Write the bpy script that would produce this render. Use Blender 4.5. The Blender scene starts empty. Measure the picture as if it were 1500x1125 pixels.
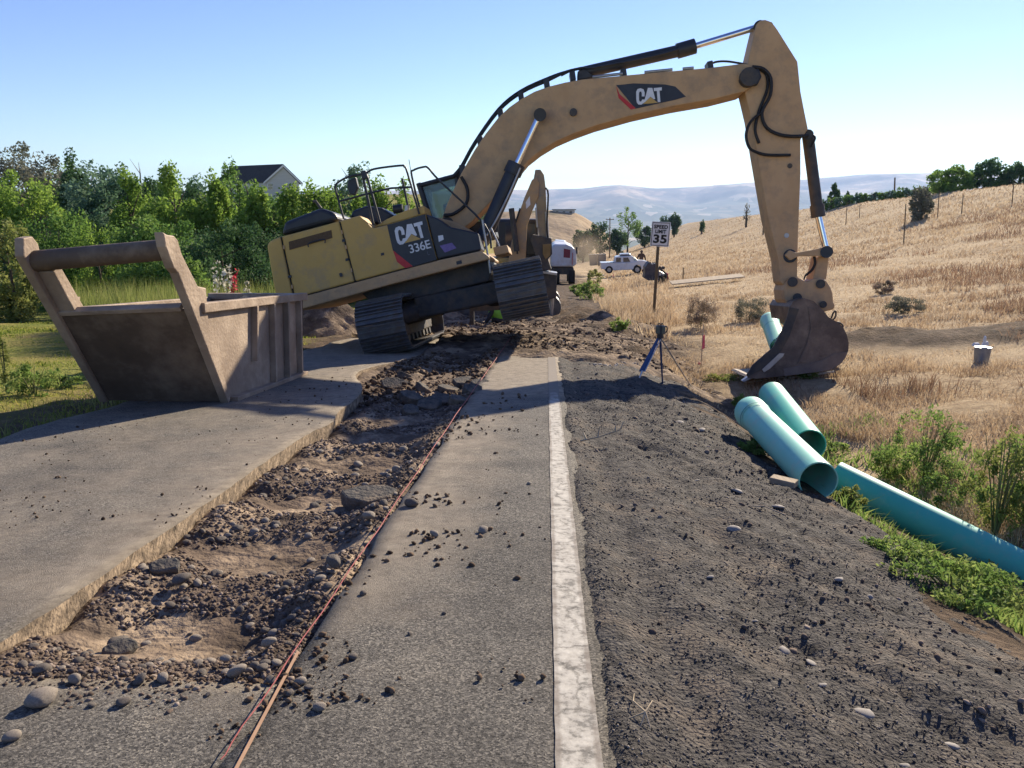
import bpy, bmesh, math, random
import numpy as np
from mathutils import Vector, Matrix

random.seed(7)
RNG = np.random.default_rng(7)
sc = bpy.context.scene
col = sc.collection

# ------------------------------------------------------------------ camera
FPX = 1150.0                      # focal length in pixels of the 1500 x 1125 photograph
CAM = Vector((0.0, 0.0, 1.30))
PITCH = math.radians(12.62)
YAW = math.radians(2.5)
cam_d = bpy.data.cameras.new('camera')
cam_d.sensor_width = 36.0
cam_d.lens = FPX / 1500.0 * 36.0
cam_d.clip_start = 0.05
cam_d.clip_end = 60000.0
cam = bpy.data.objects.new('camera', cam_d)
col.objects.link(cam)
cam.location = CAM
cam.rotation_euler = (math.pi / 2 - PITCH, 0.0, YAW)
sc.camera = cam

# ------------------------------------------------------------------ sky and sun
SUN_EL = math.radians(25.5)
SUN_AZ = math.radians(30.0)       # clockwise from +Y (the road's direction)
world = bpy.data.worlds.new('World')
sc.world = world
world.use_nodes = True
wn = world.node_tree.nodes
wl = world.node_tree.links
sky = wn.new('ShaderNodeTexSky')
sky.sky_type = 'NISHITA'
sky.sun_disc = False
sky.sun_elevation = SUN_EL
sky.sun_rotation = SUN_AZ
sky.altitude = 300.0
sky.air_density = 1.0
sky.dust_density = 0.05
sky.ozone_density = 3.0
wn['Background'].inputs['Strength'].default_value = 0.085
hsv = wn.new('ShaderNodeHueSaturation')
hsv.inputs['Saturation'].default_value = 1.12
hsv.inputs['Hue'].default_value = 0.522
wl.new(sky.outputs['Color'], hsv.inputs['Color'])
wl.new(hsv.outputs['Color'], wn['Background'].inputs['Color'])

sun_d = bpy.data.lights.new('sun', 'SUN')
sun_d.energy = 4.8
sun_d.angle = math.radians(0.55)
sun_d.color = (1.0, 0.87, 0.68)
sun = bpy.data.objects.new('sun', sun_d)
col.objects.link(sun)
SUN_DIR = Vector((math.sin(SUN_AZ) * math.cos(SUN_EL), math.cos(SUN_AZ) * math.cos(SUN_EL), math.sin(SUN_EL)))
sun.rotation_euler = SUN_DIR.to_track_quat('Z', 'Y').to_euler()
sun.location = (30, 30, 40)

sc.view_settings.view_transform = 'Standard'
sc.view_settings.look = 'None'
sc.view_settings.gamma = 1.0
sc.view_settings.use_curve_mapping = False
sc.view_settings.exposure = 1.02
sc.render.engine = 'CYCLES'
sc.cycles.use_denoising = True
sc.cycles.max_bounces = 6
sc.cycles.transparent_max_bounces = 12
sc.cycles.volume_bounces = 0
sc.cycles.caustics_reflective = False
sc.cycles.caustics_refractive = False

# ------------------------------------------------------------------ pixel -> place
_fw = Vector((-math.sin(YAW) * math.cos(PITCH), math.cos(YAW) * math.cos(PITCH), -math.sin(PITCH)))
_rt = Vector((math.cos(YAW), math.sin(YAW), 0.0))
_up = _rt.cross(_fw)

def ray(px, py):
    return (_fw + _rt * ((px - 750.0) / FPX) - _up * ((py - 562.5) / FPX))

def on_y(px, py, Y):
    d = ray(px, py)
    return CAM + d * ((Y - CAM.y) / d.y)

# ------------------------------------------------------------------ ground heights
def vnoise(x, y, seed=0):
    x = np.asarray(x, float); y = np.asarray(y, float)
    xi = np.floor(x).astype(np.int64); yi = np.floor(y).astype(np.int64)
    fx = x - xi; fy = y - yi
    fx = fx * fx * (3 - 2 * fx); fy = fy * fy * (3 - 2 * fy)
    def h(a, b):
        n = (a * 374761393 + b * 668265263 + seed * 1442695041) & 0x7fffffff
        n = ((n ^ (n >> 13)) * 1274126177) & 0x7fffffff
        return ((n ^ (n >> 16)) & 0xffff) / 65535.0
    return (h(xi, yi) * (1 - fx) + h(xi + 1, yi) * fx) * (1 - fy) + (h(xi, yi + 1) * (1 - fx) + h(xi + 1, yi + 1) * fx) * fy - 0.5

def fbm(x, y, seed=0, o=4):
    s = 0.0; a = 1.0
    for k in range(o):
        s = s + a * vnoise(np.asarray(x) * 2 ** k + 17.3 * k, np.asarray(y) * 2 ** k - 9.1 * k, seed + k)
        a *= 0.5
    return s

def sstep(a, b, x):
    t = np.clip((np.asarray(x, float) - a) / (b - a), 0, 1)
    return t * t * (3 - 2 * t)

def BASE(Y):
    Y = np.asarray(Y, float)
    soft = 4.0 * np.logaddexp(0, (Y - 22.0) / 4.0)
    z = -0.094 * Y + 0.036 * soft
    return z - 0.0016 * np.maximum(Y - 190, 0) ** 1.6

def gz(x, y):
    """height of the open ground (shoulder, ditch, field, lawn)"""
    x = np.asarray(x, float); y = np.asarray(y, float)
    b = BASE(y)
    k = 1.0 - 0.78 * sstep(14.0, 26.0, y)
    drop = np.interp(x, [0.25, 0.8, 1.5, 2.3, 3.2, 3.9, 5.0, 6.5], [0, -0.05, -0.17, -0.42, -0.98, -1.02, -0.72, -0.55])
    near = b + drop * k
    plane = 1.3 - 0.0376 * y + 0.115 * x
    w = np.clip((x - 6.0) / 46.0, 0, 1)
    right = near * (1 - w) + plane * w - 0.006 * np.maximum(x - 50, 0) ** 2 - 0.0012 * np.maximum(y - 290, 0) ** 2 * w
    lw = sstep(-9.0, -16.0, x)
    left = b - 0.06 - 0.10 * sstep(-4.4, -5.2, x) + lw * 0.125 * np.maximum(y - 46, 0) * np.exp(-np.maximum(y - 160, 0) / 120)
    z = np.where(x > 0, right, left)
    return z

def gzf(x, y):
    return float(gz(x, y))

def on_ground(px, py, ymax=420.0, add=0.0):
    d = ray(px, py)
    y = 0.8
    prev = None
    while y < ymax:
        p = CAM + d * (y / d.y)
        g = gzf(p.x, p.y) + add
        if p.z <= g:
            if prev is not None:
                lo, hi = prev, y
                for _ in range(20):
                    m = 0.5 * (lo + hi)
                    q = CAM + d * (m / d.y)
                    if q.z <= gzf(q.x, q.y) + add: hi = m
                    else: lo = m
                p = CAM + d * (hi / d.y)
            return Vector((p.x, p.y, gzf(p.x, p.y)))
        prev = y
        y *= 1.02
    p = CAM + d * (200.0 / d.y)
    return Vector((p.x, p.y, gzf(p.x, p.y)))

def on_road(px, py):
    """pixel -> point on the plane of the road"""
    d = ray(px, py)
    t = -CAM.z / (d.z + 0.094 * d.y)
    return CAM + d * t

# ------------------------------------------------------------------ materials
MATS = {}
def nodes_of(name):
    m = bpy.data.materials.new(name)
    m.use_nodes = True
    nt = m.node_tree
    return m, nt.nodes, nt.links, nt.nodes['Principled BSDF']

def ramp_node(n, stops):
    r = n.new('ShaderNodeValToRGB')
    e = r.color_ramp.elements
    while len(e) < len(stops): e.new(0.5)
    for q, (p, c) in zip(e, stops):
        q.position = p
        q.color = (c[0], c[1], c[2], 1.0)
    return r

def mat(name, cols, scale=3.0, detail=6.0, rough=0.8, bump=0.0, bscale=30.0, metal=0.0, spec=0.3,
        dirt=None, dscale=1.2, damt=(0.45, 0.65), stretch=None, coat=0.0, bdist=0.02):
    if name in MATS: return MATS[name]
    m, n, l, b = nodes_of(name)
    tc = n.new('ShaderNodeTexCoord')
    src = tc.outputs['Object']
    if stretch:
        mp = n.new('ShaderNodeMapping'); mp.inputs['Scale'].default_value = stretch
        l.new(src, mp.inputs['Vector']); src = mp.outputs['Vector']
    tx = n.new('ShaderNodeTexNoise')
    tx.inputs['Scale'].default_value = scale
    tx.inputs['Detail'].default_value = detail
    tx.inputs['Roughness'].default_value = 0.62
    l.new(src, tx.inputs['Vector'])
    k = len(cols)
    st = [(0.3 + 0.4 * i / max(1, k - 1), c) for i, c in enumerate(cols)]
    r = ramp_node(n, st)
    l.new(tx.outputs['Fac'], r.inputs['Fac'])
    out = r.outputs['Color']
    if dirt:
        t2 = n.new('ShaderNodeTexNoise')
        t2.inputs['Scale'].default_value = dscale; t2.inputs['Detail'].default_value = 9.0
        t2.inputs['Roughness'].default_value = 0.7
        l.new(tc.outputs['Object'], t2.inputs['Vector'])
        r2 = ramp_node(n, [(damt[0], (0, 0, 0)), (damt[1], (1, 1, 1))])
        l.new(t2.outputs['Fac'], r2.inputs['Fac'])
        mx = n.new('ShaderNodeMixRGB')
        mx.inputs['Color2'].default_value = (*dirt, 1)
        l.new(r2.outputs['Color'], mx.inputs['Fac']); l.new(out, mx.inputs['Color1'])
        out = mx.outputs['Color']
    l.new(out, b.inputs['Base Color'])
    b.inputs['Roughness'].default_value = rough
    b.inputs['Metallic'].default_value = metal
    b.inputs['Specular IOR Level'].default_value = spec
    b.inputs['Coat Weight'].default_value = coat
    if bump > 0:
        t3 = n.new('ShaderNodeTexNoise')
        t3.inputs['Scale'].default_value = bscale; t3.inputs['Detail'].default_value = 8.0
        l.new(src, t3.inputs['Vector'])
        bp = n.new('ShaderNodeBump')
        bp.inputs['Strength'].default_value = bump; bp.inputs['Distance'].default_value = bdist
        l.new(t3.outputs['Fac'], bp.inputs['Height']); l.new(bp.outputs['Normal'], b.inputs['Normal'])
    MATS[name] = m
    return m

def leaf_mat(name, cols, trans=0.35, scale=0.8, rough=0.6):
    if name in MATS: return MATS[name]
    m, n, l, b = nodes_of(name)
    at = n.new('ShaderNodeAttribute'); at.attribute_name = 'var'
    k = len(cols)
    r = ramp_node(n, [(i / max(1, k - 1), c) for i, c in enumerate(cols)])
    l.new(at.outputs['Fac'], r.inputs['Fac'])
    l.new(r.outputs['Color'], b.inputs['Base Color'])
    b.inputs['Roughness'].default_value = rough
    b.inputs['Specular IOR Level'].default_value = 0.08
    t = n.new('ShaderNodeBsdfTranslucent')
    l.new(r.outputs['Color'], t.inputs['Color'])
    mx = n.new('ShaderNodeMixShader'); mx.inputs['Fac'].default_value = trans
    l.new(b.outputs['BSDF'], mx.inputs[1]); l.new(t.outputs['BSDF'], mx.inputs[2])
    l.new(mx.outputs['Shader'], n['Material Output'].inputs['Surface'])
    MATS[name] = m
    return m

def glass_mat(name, tint, amt=0.35, rough=0.05):
    if name in MATS: return MATS[name]
    m, n, l, b = nodes_of(name)
    b.inputs['Base Color'].default_value = (*tint, 1)
    b.inputs['Roughness'].default_value = rough
    b.inputs['Specular IOR Level'].default_value = 0.7
    t = n.new('ShaderNodeBsdfTransparent'); t.inputs['Color'].default_value = (0.75, 0.85, 0.8, 1)
    mx = n.new('ShaderNodeMixShader'); mx.inputs['Fac'].default_value = amt
    l.new(t.outputs['BSDF'], mx.inputs[1]); l.new(b.outputs['BSDF'], mx.inputs[2])
    l.new(mx.outputs['Shader'], n['Material Output'].inputs['Surface'])
    MATS[name] = m
    return m

# ------------------------------------------------------------------ object helpers
ORIGIN = {}
def tag(o, label=None, cat=None, group=None, kind=None):
    if label: o['label'] = label
    if cat: o['category'] = cat
    if group: o['group'] = group
    if kind: o['kind'] = kind
    return o

def thing(name, loc, label, cat, group=None):
    o = bpy.data.objects.new(name, None)
    o.empty_display_size = 0.2
    col.objects.link(o)
    o.location = loc
    ORIGIN[o.name] = Vector(loc)
    return tag(o, label, cat, group)

def origin_of(p):
    return ORIGIN.get(p.name, Vector((0, 0, 0)))

def np_mesh(name, V, T, smooth=False, var=None):
    """mesh from numpy arrays; T is (n,3) or (n,4)"""
    V = np.asarray(V, np.float32); T = np.asarray(T, np.int32)
    me = bpy.data.meshes.new(name)
    k = T.shape[1]
    me.vertices.add(len(V)); me.vertices.foreach_set('co', V.ravel())
    me.loops.add(T.size); me.loops.foreach_set('vertex_index', T.ravel())
    me.polygons.add(len(T))
    me.polygons.foreach_set('loop_start', np.arange(0, T.size, k, dtype=np.int32))
    me.polygons.foreach_set('loop_total', np.full(len(T), k, np.int32))
    if smooth: me.polygons.foreach_set('use_smooth', np.ones(len(T), bool))
    me.update(calc_edges=True)
    if var is not None:
        a = me.attributes.new('var', 'FLOAT', 'POINT')
        a.data.foreach_set('value', np.asarray(var, np.float32))
    me.validate()
    return me

def link(name, me, m, parent=None, kind=None, bevel=0.0, seg=2):
    o = bpy.data.objects.new(name, me)
    col.objects.link(o)
    if m is not None and len(me.materials) == 0: me.materials.append(m)
    if parent is not None:
        o.parent = parent
        ORIGIN[o.name] = origin_of(parent)
    else:
        ORIGIN[o.name] = Vector((0, 0, 0))
    if kind: o['kind'] = kind
    if bevel > 0:
        bv = o.modifiers.new('bevel', 'BEVEL')
        bv.width = bevel; bv.segments = seg; bv.limit_method = 'ANGLE'; bv.angle_limit = math.radians(35)
        bv.harden_normals = False
    return o

def place_alone(o, base):
    """move a single-mesh thing's origin to its base"""
    base = Vector(base)
    o.data.transform(Matrix.Translation(-base))
    o.location = base
    ORIGIN[o.name] = base
    return o

class MB:
    """collects shapes in world coordinates"""
    def __init__(s): s.v = []; s.f = []; s.sm = []
    def add(s, V, F, smooth=False):
        b = len(s.v)
        s.v += [tuple(p) for p in V]
        s.f += [tuple(b + i for i in f) for f in F]
        s.sm += [smooth] * len(F)
        return s
    def prism(s, pts, off, smooth=False):
        pts = [Vector(p) for p in pts]; off = Vector(off); n = len(pts)
        V = pts + [p + off for p in pts]
        F = [tuple(range(n - 1, -1, -1)), tuple(range(n, 2 * n))]
        F += [(i, (i + 1) % n, n + (i + 1) % n, n + i) for i in range(n)]
        nn = Vector((0, 0, 0))
        for i in range(n): nn += (pts[i] - pts[0]).cross(pts[(i + 1) % n] - pts[0])
        if nn.dot(off) < 0: F = [tuple(reversed(f)) for f in F]
        return s.add(V, F, smooth)
    def box(s, c, size, M=None):
        c = Vector(c); hx, hy, hz = size[0] / 2, size[1] / 2, size[2] / 2
        V = [Vector((x, y, z)) for z in (-hz, hz) for y in (-hy, hy) for x in (-hx, hx)]
        if M is not None: V = [M @ p for p in V]
        F = [(0, 2, 3, 1), (4, 5, 7, 6), (0, 1, 5, 4), (2, 6, 7, 3), (0, 4, 6, 2), (1, 3, 7, 5)]
        return s.add([c + p for p in V], F)
    def tube(s, pts, r, n=8, cap=True):
        pts = [Vector(p) for p in pts]
        rs = r if isinstance(r, (list, tuple)) else [r] * len(pts)
        V = []; F = []
        t0 = (pts[1] - pts[0]).normalized()
        a = t0.orthogonal().normalized()
        for i, p in enumerate(pts):
            if i == 0: t = t0
            elif i == len(pts) - 1: t = (pts[i] - pts[i - 1]).normalized()
            else: t = ((pts[i + 1] - pts[i]).normalized() + (pts[i] - pts[i - 1]).normalized())
            if t.length < 1e-6: t = t0
            t.normalize()
            a = (a - t * a.dot(t))
            a = a.normalized() if a.length > 1e-6 else t.orthogonal().normalized()
            b = t.cross(a)
            for k in range(n):
                q = 2 * math.pi * k / n
                V.append(p + (a * math.cos(q) + b * math.sin(q)) * rs[i])
        for i in range(len(pts) - 1):
            for k in range(n):
                F.append((i * n + k, i * n + (k + 1) % n, (i + 1) * n + (k + 1) % n, (i + 1) * n + k))
        s.add(V, F, True)
        if cap:
            s.add(V[:n], [tuple(range(n - 1, -1, -1))]); s.add(V[-n:], [tuple(range(n))])
        return s
    def build(s, name, m, parent=None, bevel=0.0, seg=2, kind=None):
        o0 = origin_of(parent) if parent is not None else Vector((0, 0, 0))
        me = bpy.data.meshes.new(name)
        me.from_pydata([tuple(Vector(p) - o0) for p in s.v], [], s.f)
        me.polygons.foreach_set('use_smooth', s.sm)
        me.update()
        return link(name, me, m, parent, kind, bevel, seg)

def smooth_path(pts, n=6):
    """Catmull-Rom through the points"""
    P = [Vector(p) for p in pts]
    out = []
    for i in range(len(P) - 1):
        p0 = P[max(i - 1, 0)]; p1 = P[i]; p2 = P[i + 1]; p3 = P[min(i + 2, len(P) - 1)]
        for k in range(n):
            t = k / n
            out.append(0.5 * ((2 * p1) + (p2 - p0) * t + (2 * p0 - 5 * p1 + 4 * p2 - p3) * t * t + (3 * p1 - p0 - 3 * p2 + p3) * t ** 3))
    out.append(P[-1])
    return out

def inst(name, me, M, parent=None):
    """another object that shares mesh data, placed by a world matrix"""
    o = bpy.data.objects.new(name, me)
    col.objects.link(o)
    if parent is not None:
        o.parent = parent
        o.matrix_basis = Matrix.Translation(-origin_of(parent)) @ M
    else:
        o.matrix_basis = M
    return o

def ico(sub, seed, flat=0.7, rough=0.25):
    bm = bmesh.new()
    bmesh.ops.create_icosphere(bm, subdivisions=sub, radius=1.0)
    rr = random.Random(seed)
    cuts = [(Vector((rr.uniform(-1, 1), rr.uniform(-1, 1), rr.uniform(-1, 1))).normalized(), rr.uniform(0.55, 0.9)) for _ in range(7)]
    V = []
    for v in bm.verts:
        p = v.co.copy()
        for nrm, d in cuts:
            e = p.dot(nrm) - d
            if e > 0: p -= nrm * e * (0.4 + rough * 2)
        p *= 1 + rr.uniform(-rough, rough) * 0.3
        p.z *= flat
        V.append(tuple(p))
    F = [[v.index for v in f.verts] for f in bm.faces]
    bm.free()
    return np.array(V), np.array(F)

def scatter(bases, pos, size, tilt=0.5, squash=(0.6, 1.0)):
    """many copies of base shapes as one vertex/face array"""
    VV = []; FF = []; W = []; off = 0
    n = len(pos)
    which = RNG.integers(0, len(bases), n)
    for bi, (bv, bf) in enumerate(bases):
        ix = np.nonzero(which == bi)[0]
        if len(ix) == 0: continue
        m = len(ix)
        a = RNG.uniform(0, 2 * np.pi, m); tx = RNG.normal(0, tilt, m); ty = RNG.normal(0, tilt, m)
        ca, sa = np.cos(a), np.sin(a)
        cx, sx = np.cos(tx), np.sin(tx); cy, sy = np.cos(ty), np.sin(ty)
        Z0 = np.zeros(m); O = np.ones(m)
        Rz = np.array([[ca, -sa, Z0], [sa, ca, Z0], [Z0, Z0, O]]).transpose(2, 0, 1)
        Rx = np.array([[O, Z0, Z0], [Z0, cx, -sx], [Z0, sx, cx]]).transpose(2, 0, 1)
        Ry = np.array([[cy, Z0, sy], [Z0, O, Z0], [-sy, Z0, cy]]).transpose(2, 0, 1)
        R = Rz @ Rx @ Ry
        s3 = np.stack([size[ix], size[ix] * RNG.uniform(*squash, m), size[ix] * RNG.uniform(*squash, m)], 1)
        P = bv[None] * s3[:, None, :]
        P = np.einsum('nij,nkj->nki', R, P) + pos[ix][:, None, :]
        k = len(bv)
        VV.append(P.reshape(-1, 3))
        FF.append((bf[None] + (np.arange(m) * k)[:, None, None]).reshape(-1, bf.shape[1]) + off)
        W.append(np.repeat(RNG.uniform(0, 1, m), k))
        off += m * k
    return np.concatenate(VV), np.concatenate(FF), np.concatenate(W)

def leaves(cent, size, up=0.0, aspect=0.55, var=None):
    """leaf-shaped quads round the given centres"""
    n = len(cent)
    a = RNG.normal(0, 1, (n, 3)); a[:, 2] = a[:, 2] * (1 - up) + up * 1.6
    a /= np.linalg.norm(a, axis=1)[:, None]
    b = RNG.normal(0, 1, (n, 3)); b -= a * np.sum(a * b, 1)[:, None]
    b /= np.linalg.norm(b, axis=1)[:, None]
    s = size * RNG.uniform(0.6, 1.35, n)
    A = a * s[:, None]; Bv = b * (s * aspect)[:, None]
    V = np.stack([cent - A * 0.5, cent + Bv * 0.5, cent + A * 0.55, cent - Bv * 0.5], 1).reshape(-1, 3)
    F = np.arange(4 * n).reshape(n, 4)
    w = np.repeat(RNG.uniform(0, 1, n) if var is None else var, 4)
    return V, F, w

def blades(pos, h, wd, lean=0.5, var=None):
    n = len(pos)
    a = RNG.uniform(0, 2 * np.pi, n)
    W = np.stack([np.cos(a), np.sin(a), np.zeros(n)], 1) * (wd * 0.5)[:, None]
    L = RNG.normal(0, lean, (n, 2)) * h[:, None]
    tip = pos + np.concatenate([L, (h * RNG.uniform(0.7, 1.1, n))[:, None]], 1)
    mid = pos + np.concatenate([L * 0.35, (h * 0.6)[:, None]], 1)
    V = np.stack([pos - W, pos + W, mid + W * 0.6, tip, mid - W * 0.6], 1).reshape(-1, 3)
    i = np.arange(n)[:, None] * 5
    F = np.concatenate([i + np.array([[0, 1, 2]]), i + np.array([[0, 2, 4]]), i + np.array([[4, 2, 3]])])
    v = RNG.uniform(0, 1, n) if var is None else var
    return V, F, np.repeat(v, 5)

# ================================================================== THE SETTING
def ground_mat():
    m, n, l, b = nodes_of('field_ground')
    tc = n.new('ShaderNodeTexCoord')
    def noise(s, d=8.0, r=0.65):
        t = n.new('ShaderNodeTexNoise'); t.inputs['Scale'].default_value = s
        t.inputs['Detail'].default_value = d; t.inputs['Roughness'].default_value = r
        l.new(tc.outputs['Object'], t.inputs['Vector']); return t
    t1 = noise(0.12); t2 = noise(3.0); t3 = noise(14.0)
    dry = ramp_node(n, [(0.32, (0.22, 0.15, 0.085)), (0.44, (0.42, 0.305, 0.175)), (0.56, (0.56, 0.43, 0.26)), (0.7, (0.42, 0.295, 0.18))])
    mx0 = n.new('ShaderNodeMixRGB'); mx0.inputs['Fac'].default_value = 0.5
    l.new(t1.outputs['Fac'], mx0.inputs['Color1']); l.new(t2.outputs['Fac'], mx0.inputs['Color2'])
    l.new(mx0.outputs['Color'], dry.inputs['Fac'])
    soil = ramp_node(n, [(0.3, (0.045, 0.032, 0.024)), (0.5, (0.11, 0.078, 0.052)), (0.68, (0.23, 0.165, 0.11))])
    l.new(t2.outputs['Fac'], soil.inputs['Fac'])
    lawn = ramp_node(n, [(0.3, (0.13, 0.18, 0.035)), (0.47, (0.25, 0.25, 0.06)), (0.65, (0.40, 0.30, 0.11))])
    mxl = n.new('ShaderNodeMixRGB'); mxl.inputs['Fac'].default_value = 0.35
    t4 = noise(0.35)
    l.new(t4.outputs['Fac'], mxl.inputs['Color1']); l.new(t3.outputs['Fac'], mxl.inputs['Color2'])
    l.new(mxl.outputs['Color'], lawn.inputs['Fac'])
    a1 = n.new('ShaderNodeAttribute'); a1.attribute_name = 'var'
    a2 = n.new('ShaderNodeAttribute'); a2.attribute_name = 'lawn'
    m1 = n.new('ShaderNodeMixRGB'); m2 = n.new('ShaderNodeMixRGB')
    l.new(a1.outputs['Fac'], m1.inputs['Fac'])
    l.new(soil.outputs['Color'], m1.inputs['Color1']); l.new(dry.outputs['Color'], m1.inputs['Color2'])
    l.new(a2.outputs['Fac'], m2.inputs['Fac'])
    l.new(m1.outputs['Color'], m2.inputs['Color1']); l.new(lawn.outputs['Color'], m2.inputs['Color2'])
    l.new(m2.outputs['Color'], b.inputs['Base Color'])
    b.inputs['Roughness'].default_value = 0.95; b.inputs['Specular IOR Level'].default_value = 0.1
    bp = n.new('ShaderNodeBump'); bp.inputs['Strength'].default_value = 0.9; bp.inputs['Distance'].default_value = 0.12
    l.new(t3.outputs['Fac'], bp.inputs['Height']); l.new(bp.outputs['Normal'], b.inputs['Normal'])
    return m

def asphalt_mat():
    m, n, l, b = nodes_of('asphalt')
    tc = n.new('ShaderNodeTexCoord')
    def noise(s, d=6.0, r=0.6):
        t = n.new('ShaderNodeTexNoise'); t.inputs['Scale'].default_value = s
        t.inputs['Detail'].default_value = d; t.inputs['Roughness'].default_value = r
        l.new(tc.outputs['Object'], t.inputs['Vector']); return t
    fine = n.new('ShaderNodeTexVoronoi'); fine.inputs['Scale'].default_value = 150.0
    l.new(tc.outputs['Object'], fine.inputs['Vector'])
    agg = ramp_node(n, [(0.0, (0.05, 0.047, 0.043)), (0.3, (0.12, 0.113, 0.102)), (0.7, (0.185, 0.173, 0.152)), (1.0, (0.34, 0.315, 0.27))])
    sep = n.new('ShaderNodeSeparateColor'); l.new(fine.outputs['Color'], sep.inputs['Color'])
    l.new(sep.outputs[0], agg.inputs['Fac'])
    big = noise(1.6, 10.0, 0.72)
    tone = ramp_node(n, [(0.3, (0.55, 0.54, 0.53)), (0.5, (0.85, 0.83, 0.80)), (0.68, (1.2, 1.16, 1.08))])
    l.new(big.outputs['Fac'], tone.inputs['Fac'])
    mul = n.new('ShaderNodeMixRGB'); mul.blend_type = 'MULTIPLY'; mul.inputs['Fac'].default_value = 1.0
    l.new(agg.outputs['Color'], mul.inputs['Color1']); l.new(tone.outputs['Color'], mul.inputs['Color2'])
    # dust and spread soil
    at = n.new('ShaderNodeAttribute'); at.attribute_name = 'var'
    dn = noise(2.2, 9.0, 0.7)
    add = n.new('ShaderNodeMath'); add.operation = 'ADD'
    l.new(at.outputs['Fac'], add.inputs[0]); l.new(dn.outputs['Fac'], add.inputs[1])
    dr = ramp_node(n, [(0.55, (0, 0, 0)), (1.0, (1, 1, 1))])
    l.new(add.outputs[0], dr.inputs['Fac'])
    dustc = ramp_node(n, [(0.35, (0.20, 0.165, 0.125)), (0.65, (0.34, 0.29, 0.22))])
    d2 = noise(9.0, 8.0, 0.7)
    l.new(d2.outputs['Fac'], dustc.inputs['Fac'])
    mx = n.new('ShaderNodeMixRGB')
    l.new(dr.outputs['Color'], mx.inputs['Fac']); l.new(mul.outputs['Color'], mx.inputs['Color1']); l.new(dustc.outputs['Color'], mx.inputs['Color2'])
    # cracks
    wob = noise(3.0)
    vm = n.new('ShaderNodeVectorMath'); vm.operation = 'MULTIPLY_ADD'
    vm.inputs[1].default_value = (0.35, 0.35, 0.35)
    l.new(wob.outputs['Color'], vm.inputs[0]); l.new(tc.outputs['Object'], vm.inputs[2])
    vo = n.new('ShaderNodeTexVoronoi'); vo.feature = 'DISTANCE_TO_EDGE'; vo.inputs['Scale'].default_value = 1.1
    l.new(vm.outputs[0], vo.inputs['Vector'])
    cr = ramp_node(n, [(0.0, (0.2, 0.2, 0.2)), (0.006, (1, 1, 1))])
    l.new(vo.outputs['Distance'], cr.inputs['Fac'])
    mc = n.new('ShaderNodeMixRGB'); mc.blend_type = 'MULTIPLY'; mc.inputs['Fac'].default_value = 0.3
    l.new(mx.outputs['Color'], mc.inputs['Color1']); l.new(cr.outputs['Color'], mc.inputs['Color2'])
    l.new(mc.outputs['Color'], b.inputs['Base Color'])
    b.inputs['Roughness'].default_value = 0.88; b.inputs['Specular IOR Level'].default_value = 0.25
    bp = n.new('ShaderNodeBump'); bp.inputs['Strength'].default_value = 1.0; bp.inputs['Distance'].default_value = 0.009
    rel = noise(170.0, 4.0, 0.75)
    l.new(rel.outputs['Fac'], bp.inputs['Height'])
    bp2 = n.new('ShaderNodeBump'); bp2.inputs['Strength'].default_value = 0.22; bp2.inputs['Distance'].default_value = 0.02
    hs = n.new('ShaderNodeMath'); hs.operation = 'ADD'
    l.new(d2.outputs['Fac'], hs.inputs[0]); hs.inputs[1].default_value = 0.0
    l.new(hs.outputs[0], bp2.inputs['Height']); l.new(bp.outputs['Normal'], bp2.inputs['Normal'])
    l.new(bp2.outputs['Normal'], b.inputs['Normal'])
    return m

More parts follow.
